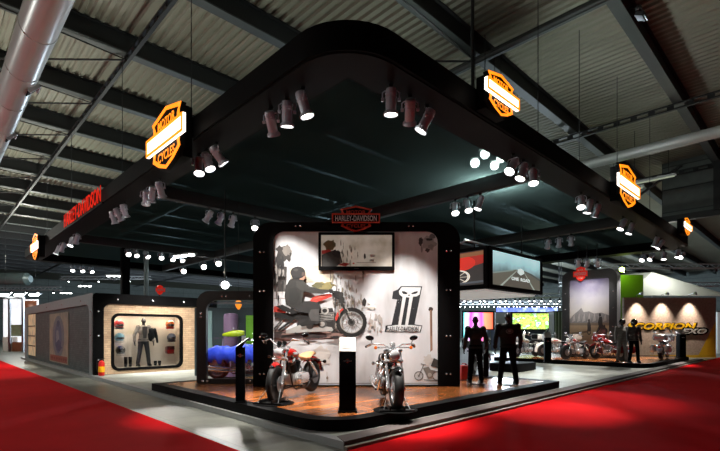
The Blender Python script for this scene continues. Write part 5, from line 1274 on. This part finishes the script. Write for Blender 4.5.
# showcase goods
q = cs_at(143.5, 366, 0.36)
f = figure('mannequin in pale open jacket and dark trousers inside the lit showcase', (q.x, q.y, 0.298), A+PI, 0.98, arm=0.3, stance=0.16, jacketm=mat('pale grey jacket', rgb(120, 114, 106), 0.7, var=0.35, scale=12), pants=mat('charcoal jeans', rgb(40, 40, 42), 0.8, var=0.2), plate=False, openf=ink(60, 56, 54))
q = cs_at(151, 335, 0.34)
jk_ = thing('jacket', 'black jacket hung at the right shoulder of the showcase mannequin', 'jacket', q, A)
m = MB(); m.ell((0, 0, 0.16), (0.15, 0.07, 0.10), 12, 8); m.ell((0, 0, -0.02), (0.14, 0.07, 0.22), 12, 8); limb(m, [(0.13, 0, 0.2), (0.19, 0, -0.02), (0.21, -0.03, -0.26)], [0.055, 0.05, 0.042])
remeshed(m, 'jacket_body', M['leather'], 0.012, 3, jk_); MB().tube([(0, 0, 0.22), (0, 0, 0.30), (0.0, 0.22, 0.30)], 0.008, 6).build('hanger', M['chrome'], jk_)
for (px, py, c1, c2, lab) in ((119, 325, 'red', 'blackpaint', 'red helmet on the top bracket at the left of the showcase'),
                          (119.5, 338, None, 'whitepaint', 'light blue and white helmet in the left column of the showcase'),
                          (120.5, 351, 'blackpaint', 'whitepaint', 'black and white helmet lowest in the left column of the showcase'),
                          (170, 325, 'orangepaint', 'redpaint', 'orange helmet on the top bracket at the right of the showcase'),
                          (171.5, 338, None, 'blackpaint', 'dark slate helmet in the right column of the showcase')):
    q = cs_at(px, py, 0.26)
    t = thing('helmet', lab, 'helmet', q, A+PI); t.scale = (1.25,)*3
    if c1: mm_ = M[c1]
    else: mm_ = mat('pale blue shell', rgb(110, 170, 190), 0.3, coat=0.5) if 'light' in lab else mat('slate shell', rgb(60, 66, 84), 0.3, coat=0.5)
    MB().ell((0, 0, 0.02), (0.125, 0.15, 0.125), 20, 12).build('shell', mm_, t)
    MB().ell((0, 0.035, 0.0), (0.112, 0.128, 0.06), 18, 10).build('visor', M['blackpaint'], t)
    MB().lathe([(0.10, -0.115), (0.118, -0.09), (0.122, -0.07)], 20, Matrix.Diagonal((1, 1.15, 1, 1))).build('rim', M[c2], t)
    br = MB().box((0, -0.09, -0.152), (0.18, 0.34, 0.012)); 
    b_ = br.build('bracket', M['glass'], cs); b_.location = Vector(cs.matrix_basis.inverted() @ Vector((q.x, q.y, q.z))) ; b_.rotation_euler = (0, 0, PI)
q = cs_at(170.5, 350, 0.42)
t = thing('saddle_bag', 'dark red and black bag on the wall at the right of the showcase', 'bag', q, A)
rg = [[(x*k, y, z*k) for x, z in rrect(-0.14, -0.15, 0.14, 0.15, 0.05, 4)] for y, k in ((0.20, 0.9), (0.05, 1.0), (-0.02, 0.98), (-0.05, 0.8))]
MB().loft(rg).build('body', M['maroon'], t); MB().box((0, -0.03, 0.08), (0.27, 0.06, 0.14), None, 0.02).build('flap', M['leather'], t)
def boots(px, lab, hgt):
    q = cs_at(px, 368, 0.38); t = thing('boots', lab, 'boots', (q.x, q.y, 0.300), A+PI*0.9)
    for s in (-1, 1):
        m = MB(); m.ell((s*0.07, 0.06, 0.045), (0.045, 0.13, 0.045), 12, 8); m.tube([(s*0.07, -0.02, 0.03), (s*0.07, -0.02, hgt)], [0.05, 0.062], 12); m.box((s*0.07, 0.045, 0.010), (0.085, 0.25, 0.02), None, 0.008)
        remeshed(m, 'boot', M['leather'], 0.01, 2, t)
boots(128, 'tall black boots on the showcase floor left of the mannequin', 0.34)
boots(157.5, 'short dark boots on the showcase floor right of the mannequin', 0.16)
# ================================================================== THE HALL BEYOND
def screen_wall(name, label, px0, px1, py0, py1, d, m, extra=None, frame=0.15, floor=False):
    x0, x1, z0, z1 = at(px0, d), at(px1, d), zz(py1, d), zz(py0, d)
    t = thing(name, label, 'screen', ((x0+x1)/2, d, 0.0))
    hw_ = (x1-x0)/2
    MB().ring(rrect(-hw_-frame, z0-frame, hw_+frame, z1+frame, .01, 2), rrect(-hw_, z0, hw_, z1, .01, 2), -0.05, 0.2).build('frame', M['black'], t)
    MB().box((0, 0.08, (z0+z1)/2), (2*hw_, 0.1, z1-z0)).build('screen', m, t)
    MB().box((0, 0.12, (z0-frame)/2), (2*hw_+2*frame, 0.3, z0-frame)).build('plinth', M['darkgrey'], t)
    return t
led = ramp_mat('magenta film', [(0.0, rgb(90, 245, 240)), (0.10, rgb(230, 250, 255)), (0.26, rgb(250, 60, 235)), (0.42, rgb(255, 190, 250)), (0.60, rgb(255, 80, 215)), (0.72, rgb(255, 150, 110)), (1.0, rgb(235, 90, 60))], scale=0.8, emit=1.5, axis=0, lo=-1.4, hi=1.4, warp=0.12)
screen_wall('video_wall', 'glowing magenta and orange video wall behind the slim black mannequin', 463.5, 493, 312.5, 341, 42, led)
grn = ramp_mat('green film', [(0.30, rgb(30, 80, 150)), (0.38, rgb(225, 245, 225)), (0.46, rgb(110, 190, 40)), (0.54, rgb(240, 250, 120)), (0.62, rgb(60, 140, 40)), (0.74, rgb(230, 255, 240))], scale=1.3, detail=5, emit=1.2, stretch=(1.0, 1.0, 1.6))
screen_wall('video_wall', 'glowing lime and white video wall right of the broad-shouldered mannequin', 512.5, 552, 313.5, 329, 40, grn)
blu = ramp_mat('blue film', [(0.3, rgb(40, 60, 150)), (0.5, rgb(120, 140, 230)), (0.7, rgb(225, 235, 255))], scale=1.5, emit=0.9)
screen_wall('light_panel', 'long narrow blue lit panel above the lime video wall', 496, 558, 307.5, 312, 44, blu, frame=0.05)
# counters and booths far behind
def booth(label, px0, px1, py0, py1, d, m, depth=2.0, kind='booth', slats=0, cap=None, glow=0):
    x0, x1, z1 = at(px0, d), at(px1, d), zz(py0, d)
    z0 = max(0.0, zz(py1, d))
    t = thing('exhibition_booth', label, kind, ((x0+x1)/2, d, z0))
    w_, h_ = x1-x0, z1-z0
    MB().box((0, depth/2, h_/2), (w_, depth, h_), ch=0.02).build('body', m, t)
    MB().box((0, depth/2, h_+0.04), (w_+0.15, depth+0.15, 0.08), ch=0.01).build('cap_board', cap or M['darkgrey'], t)
    for k in range(slats):
        MB().box((-w_/2+(k+0.5)*w_/slats, -0.03, h_/2), (0.06, 0.05, h_)).build('post', M['steel'], t)
    return t
booth('low dark counter booth under the lime video wall', 512, 557, 331.5, 348, 38, mat('navy board', rgb(26, 32, 44), 0.6, var=0.3), 1.0)
booth('dark olive booth with posts left of the desert poster wall', 554, 563, 312, 350, 34, mat('olive board', rgb(64, 74, 58), 0.6, var=0.4), 1.0, slats=3)
booth('pale lit booth between the two black mannequins in the distance', 487, 500, 330, 352, 36, mat('pale blue board', rgb(120, 130, 170), 0.6, var=0.4, scale=2), 1.0, slats=2)
# low dark plinth between the stages
t = thing('low_plinth', 'low black plinth on the floor left of the rear stage', 'plinth', (at(513, 16.5), 16.5, 0.1), A)
MB().box((0, 0, 0.16), (1.6, 1.0, 0.28), ch=0.02).build('top', M['black'], t); MB().box((0, 0, 0.012), (1.5, 0.9, 0.024)).build('base', M['blackmatte'], t)
t = thing('fuel_can', 'red box-shaped can standing on the floor by the slim black mannequin', 'can', (at(464, 11.9), 11.9, ZG), 0.1)
MB().box((0, 0, 0.19), (0.24, 0.30, 0.38), None, 0.03).build('body', M['red'], t); MB().tube([(-0.06, 0, 0.38), (-0.05, 0, 0.42), (0.05, 0, 0.42), (0.06, 0, 0.38)], 0.012, 8).build('handle', M['red'], t); MB().lathe([(0.03, 0.37), (0.03, 0.40), (0.02, 0.41)], 12, T(0.08, 0.08, 0)).build('cap', M['blackmetal'], t)
t = thing('board', 'tall narrow black board standing behind the slim mannequin', 'board', (at(486, 12.4), 12.4, ZG), -0.1)
MB().box((0, 0, 0.55), (0.14, 0.05, 1.1), None, 0.01).build('panel', M['black'], t); MB().box((0, 0, 0.012), (0.3, 0.3, 0.024), None, 0.008).build('foot', M['black'], t)
# aisle trusses with lamps beyond the stand
def light_truss(label, pxa, pxb, py, d, n, r=0.11, tilt=0.0, posts=True, lit=None):
    x0, x1, z = at(pxa, d), at(pxb, d), zz(py, d)
    t = thing('lighting_truss', label, 'truss', ((x0+x1)/2, d, z), 0)
    L = x1-x0
    for (y, q) in ((0, 0.0), (0.35, 0.0), (0.17, 0.32)):
        MB().tube([(-L/2, y, q), (L/2, y, q+tilt*L)], 0.045, 6).build('chord', M['kerb'], t)
    m = MB(); k = int(L/0.8)
    for i in range(k):
        x = -L/2+i*0.8
        m.tube([(x, 0, 0), (x+0.4, 0.17, 0.32), (x+0.8, 0, 0)], 0.022, 4); m.tube([(x, 0, 0), (x+0.4, 0.35, 0.0), (x+0.8, 0, 0)], 0.02, 4)
    m.build('lacing', M['kerb'], t)
    for i in range(n):
        x = -L/2+(i+0.5)*L/n+random.uniform(-0.2, 0.2)
        q = MB().lathe([(0.04, 0.02), (r, -0.06), (r*1.1, -0.22), (r*0.9, -0.22)], 10, T(x, 0.1, -0.05)).build('lamp_head', M['blackmetal'], t)
        if not lit or i % lit == 0: MB().ell((x, 0.1, -0.28), r*0.55, 8, 6).build('lamp_lens', M['bulb'], q)
    if posts:
        for x in (-L/2+0.2, L/2-0.2): MB().tube([(x, 0.17, 0.3), (x, 0.17, ZC-0.68-z)], 0.02, 6).build('drop_wire', M['girder'], t)
    return t
light_truss('nearest lighting truss over the far aisle, right of the poster wall', 462, 562, 297.5, 36, 14, 0.09)
light_truss('second lighting truss over the far aisle, just below the nearest one', 460, 562, 301.0, 46, 20, 0.10)
light_truss('third lighting truss over the far aisle, lower than the second', 460, 562, 304.5, 58, 26, 0.12)
light_truss('long lighting truss behind the far right canopy end', 560, 740, 286, 40, 6, lit=3)
light_truss('upper bare truss behind the far right canopy end', 600, 740, 268, 34, 3, lit=4)
light_truss('lighting truss in the far left hall above the pavilion roof', 60, 150, 279, 52, 6, 0.13, lit=2)
light_truss('low lighting truss in the far left hall by the white booth', -10, 60, 290, 48, 5, 0.12)
# twin strips of hall lamps
for i, (px, py, d, lab) in enumerate(((114, 276, 44, 'brightest hall lamp strip above the pavilion roof'), (85, 286, 50, 'hall lamp strip above the far end of the grey pavilion wall'), (66, 293, 56, 'lowest hall lamp strip beyond the far end of the pavilion'), (184, 255.5, 22, 'thin slanting lamp strip behind the canopy beam at left'))):
    p_ = P(px, py, d); t = thing('lamp_strip', lab, 'lamp', p_, 0.1 if i < 3 else RZV*0.6)
    MB().box((0, 0, 0.06), (1.5, 0.3, 0.10), None, 0.02).build('housing', M['steel'], t)
    for k in range(3): MB().ell((-0.5+0.5*k, 0, -0.02), (0.19, 0.12, 0.06), 12, 6).build('lamp_lens', M['bulb'], t)
    MB().tube([(0, 0, 0.1), (0, 0, (ZC-0.6 if i < 3 else ZB-0.02)-p_.z)], 0.015, 6).build('hanger', M['girder'], t)
# spotlight that glares towards the viewer over the display window
q = P(225, 285, 12.6)
zl = q.z+0.24
lamp((q.x, q.y, zl), (0, 1.0, 1.6), 'glaring spotlight facing the viewer, above the glass display window', 'stage spotlights under the canopy', 700, 50, 1.0, drop=ZB-0.02-zl)
# red lit sign on the pavilion roof
q = P(159.5, 290, 18.0)
em_ = emblem('small red lit shield sign standing above the pavilion roof', q, A, 0.34, 0.40, lit=False, solid=True, depth=0.06, box=False)
MB().tube([(0, 0.02, -0.18), (0, 0.02, 2.812-q.z)], 0.025, 8).build('post', M['blackmetal'], em_)
# canopy posts
for (u, v, lab) in ((2.9, 18.6, 'thick black post rising behind the pavilion roof'), (3.9, 18.75, 'slimmer black post right of the thick post behind the pavilion roof')):
    t = thing('canopy_post', lab, 'post', W(u, v, 2.801), A)
    w_ = 0.34 if u < 3 else 0.18
    MB().box((0, 0, (ZB-2.84)/2), (w_, w_, ZB-2.86), None, 0.02).build('shaft', M['black'] if u < 3 else M['grey'], t); MB().box((0, 0, 0.015), (w_+0.2, w_+0.2, 0.03), None, 0.01).build('base_plate', M['blackmetal'], t)
# white booth at the far left
d = 34.0; x0, x1 = at(-12, d), at(24, d)
wb_ = thing('exhibition_booth', 'bright white exhibition booth with brown picture at the far left edge', 'booth', ((x0+x1)/2, d, 0))
wl_ = x1-x0; zt_ = zz(298, d)
glowwhite = mat('glowing white wall', rgb(240, 244, 246), 0.6, var=0.06, emit=rgb(235, 242, 248), estr=0.9)  # emission stands in for the booth lighting falling on the wall
MB().box((0, 1.5, zt_/2), (wl_, 0.1, zt_)).build('back_wall', glowwhite, wb_)
for px in (-10, 9.5, 23):
    MB().box((at(px, d)-(x0+x1)/2, 0, zt_/2), (0.14, 0.14, zt_)).build('post', M['steel'], wb_)
MB().box((0, 0, zt_), (wl_, 0.2, 0.18)).build('beam', M['steel'], wb_)
pic = ramp_mat('brown picture', [(0.3, rgb(60, 36, 26)), (0.5, rgb(150, 92, 62)), (0.62, rgb(230, 205, 185)), (0.8, rgb(245, 240, 235))], scale=0.55, detail=5, emit=0.25)
MB().box((at(17, d)-(x0+x1)/2, 1.35, zz(323, d)), (at(23, d)-at(10, d), 0.08, zz(298, d)-zz(345, d))).build('picture_panel', pic, wb_)
MB().box((at(16.5, d)-(x0+x1)/2, 0.5, 0.35), (at(23, d)-at(10, d), 0.6, 0.7), None, 0.02).build('counter', mat('rust counter', rgb(140, 84, 56), 0.6), wb_)
MB().box((at(4, d)-(x0+x1)/2, 0.6, 0.55), (0.7, 0.6, 1.1), None, 0.03).build('counter', M['white'], wb_)
MB().box((at(3, d)-(x0+x1)/2, 1.3, 1.6), (0.9, 0.06, 0.9)).build('picture_panel', mat('sage picture', rgb(130, 140, 110), 0.6, var=0.3), wb_)
for i, px in enumerate((4, 19, 34)):
    q = P(px, 295, d-0.4); t = thing('booth_lamp', 'bright lamp on the rim of the white far left booth, %s' % ('leftmost', 'middle', 'rightmost')[i], 'lamp', q, 0, 'rim lamps of the far left booth')
    MB().ell((0, 0, 0), (0.42, 0.12, 0.10), 12, 8).build('lens', M['bulb'], t); MB().box((0, 0.12, 0.08), (0.8, 0.16, 0.12), None, 0.02).build('housing', M['steel'], t); MB().tube([(0, 0.12, 0.1), (0, 0.12, ZC-0.6-q.z)], 0.012, 6).build('hanger', M['girder'], t)
# awning and green panel right of the desert wall
d = 30.0
t = thing('awning', 'pale sloping cloth awning above the brown booth wall', 'awning', (at(622, d), d, 0))
fx_ = lambda px: at(px, d)-at(622, d)
top = [(618, 282, 0), (660, 276, 0), (712, 296.5, 0)]; 
m = MB()
pa, pb, pc_ = (fx_(616), 3.0, zz(272, d)), (fx_(652), 0.0, zz(272, d)), (fx_(712), -1.0, zz(295, d))
pd, pe = (fx_(616), -1.0, zz(296.5, d)), (fx_(708), -1.6, zz(297.5, d))
pf = (fx_(616), 1.0, zz(285, d)); 
base = [pa, pb, pc_, pe, pd]
m.add(base+[(a, b_+0.03, c-0.04) for a, b_, c in base], [(0, 1, 2, 3, 4), (9, 8, 7, 6, 5)]+[(i, i+5, (i+1) % 5+5, (i+1) % 5) for i in range(5)])
m.build('cloth', M['tent'], t, sharp=20)
for px, yy in ((616, 3.0), (652, 0.0), (710, -1.1)): MB().tube([(fx_(px), yy, 0), (fx_(px), yy, zz(272 if px < 700 else 295, d)-0.02)], 0.05, 8).build('pole', M['steel'], t)
t = thing('exhibition_board', 'lime green lit board beside the top of the desert poster wall', 'panel', (at(626, 27.5), 27.5, 0))
MB().box((0, 0, zz(279, 27.5)/2), (at(645, 27.5)-at(612, 27.5), 0.15, zz(271, 27.5))).build('board', M['green'], t); MB().box((0, -0.1, zz(272, 27.5)), (1.6, 0.1, 0.06)).build('trim_strip', M['black'], t)
q = P(622, 269.5, 27.0); t = thing('green_lamp', 'small glaring green lamp above the lime green panel', 'lamp', q)
MB().ell((0, 0, 0), 0.14, 12, 8).build('lens', mat('green lamp glow', rgb(220, 255, 90), 0.4, emit=(0.75, 1, 0.2, 1), estr=14), t); MB().box((0, 0.1, 0.12), (0.2, 0.2, 0.12), None, 0.02).tube([(0, 0.1, 0.15), (0, 0.1, ZC-0.6-q.z)], 0.012, 6).build('housing', M['blackmetal'], t)
l = bpy.data.lights.new('green_beam', 'POINT'); l.energy = 40; l.color = (0.75, 1, 0.2); l.shadow_soft_size = 0.14; o = bpy.data.objects.new('green_beam', l); COL.objects.link(o); o.parent = t; o.location = (0, -0.35, -0.1)
# pale booth slices at the right edge, beyond the brown wall
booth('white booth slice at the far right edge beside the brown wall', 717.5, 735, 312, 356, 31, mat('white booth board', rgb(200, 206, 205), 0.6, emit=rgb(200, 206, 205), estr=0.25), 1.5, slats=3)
# hall floods on the roof, upper right corner
for i, (px, py) in enumerate(((637, 9), (641, 16))):
    q = P(px, py, 12.0); t = thing('roof_floodlight', 'dark unlit floodlight bracketed to the roof girder, %s of two' % ('upper', 'lower')[i], 'floodlight', q, RZU)
    MB().box((0, 0, 0), (0.34, 0.22, 0.12), Euler((0.5, 0, 0)), 0.02).build('housing', M['darkgrey'], t); MB().box((0, -0.05, -0.055), (0.30, 0.17, 0.02), Euler((0.5, 0, 0)), 0.004).build('lens', M['steel'], t)
    MB().tube([(0, 0, 0.05), (0, 0.0, ZC-0.6-q.z)], 0.02, 6).build('bracket', M['girder'], t)
# ================================================================== LIGHT
w = bpy.data.worlds.new('hall air'); SC.world = w; w.use_nodes = True
w.node_tree.nodes['Background'].inputs[0].default_value = (0.8, 0.95, 1.0, 1); w.node_tree.nodes['Background'].inputs[1].default_value = 0.02
def hall_light(p, e, r=0.3, c=(1, 0.98, 0.88)):
    l = bpy.data.lights.new('hall_fill', 'POINT'); l.energy = e; l.shadow_soft_size = r; l.color = c
    o = bpy.data.objects.new('hall_fill', l); COL.objects.link(o); o.location = p; return o
# unseen fill points standing in for lamps of neighbouring stands and aisles
hall_light(W(-5, 31, 7.8), 700); hall_light(W(2, 40, 7.5), 900); hall_light(W(-9, 4, 5.0), 330); hall_light(W(-12, 20, 5.0), 800)
hall_light(W(-8, 13, 5.5), 380, c=(0.95, 1, 1))  # unseen neutral fill added to lighten the pavilion side wall
# unseen fill lights added to brighten the roof deck, turned up at it
def uplight(p, e, ang=150, c=(0.95, 1, 0.88)):
    l = bpy.data.lights.new('roof_fill', 'SPOT'); l.energy = e; l.spot_size = math.radians(ang); l.spot_blend = 0.8; l.shadow_soft_size = 0.4; l.color = c
    o = bpy.data.objects.new('roof_fill', l); COL.objects.link(o); o.location = p; o.rotation_euler = (PI, 0, 0)
uplight(W(0.5, 8, ZT+0.1), 230); uplight(W(0.5, 15, ZT+0.1), 420); uplight(W(0.5, 22, ZT+0.1), 800); uplight(W(-6, 26, 4.5), 2200, 130); uplight(W(-6, 14, 4.5), 1100, 120); uplight(W(1, 34, 5), 1500)
uplight(W(0.9, 1.0, ZT+0.1), 45); uplight(W(9, 0.6, ZT+0.1), 25); uplight(W(17, 0.6, ZT+0.1), 25); uplight(W(12, -6, 4.5), 70, 120); uplight(W(22, -5, 4.5), 70, 120); uplight(W(10, 12, ZT+0.1), 30)
b_ = (0.72, 0.86, 1)
hall_light(W(30, 36, 6.5), 11000, c=b_); hall_light(W(45, 22, 6.5), 11000, c=b_); hall_light(W(34, 12, 6.5), 1800, c=(0.8, 0.95, 1)); hall_light(W(14, 42, 6.5), 3500, c=b_); hall_light(W(46, 48, 6), 12000, c=b_)
q = P(668, 283, 28.5); hall_light((q.x, q.y, 5.6), 160)  # unseen fill added to brighten the awning
SC.view_settings.view_transform = 'Standard'; SC.view_settings.look = 'None'; SC.view_settings.gamma = 1; SC.view_settings.use_curve_mapping = False
SC.view_settings.exposure = 0.0
SC.cycles.use_denoising = True
SC.cycles.use_light_tree = True
SC.cycles.transparent_max_bounces = 12
SC.cycles.max_bounces = 6
SC.cycles.sample_clamp_indirect = 4.0
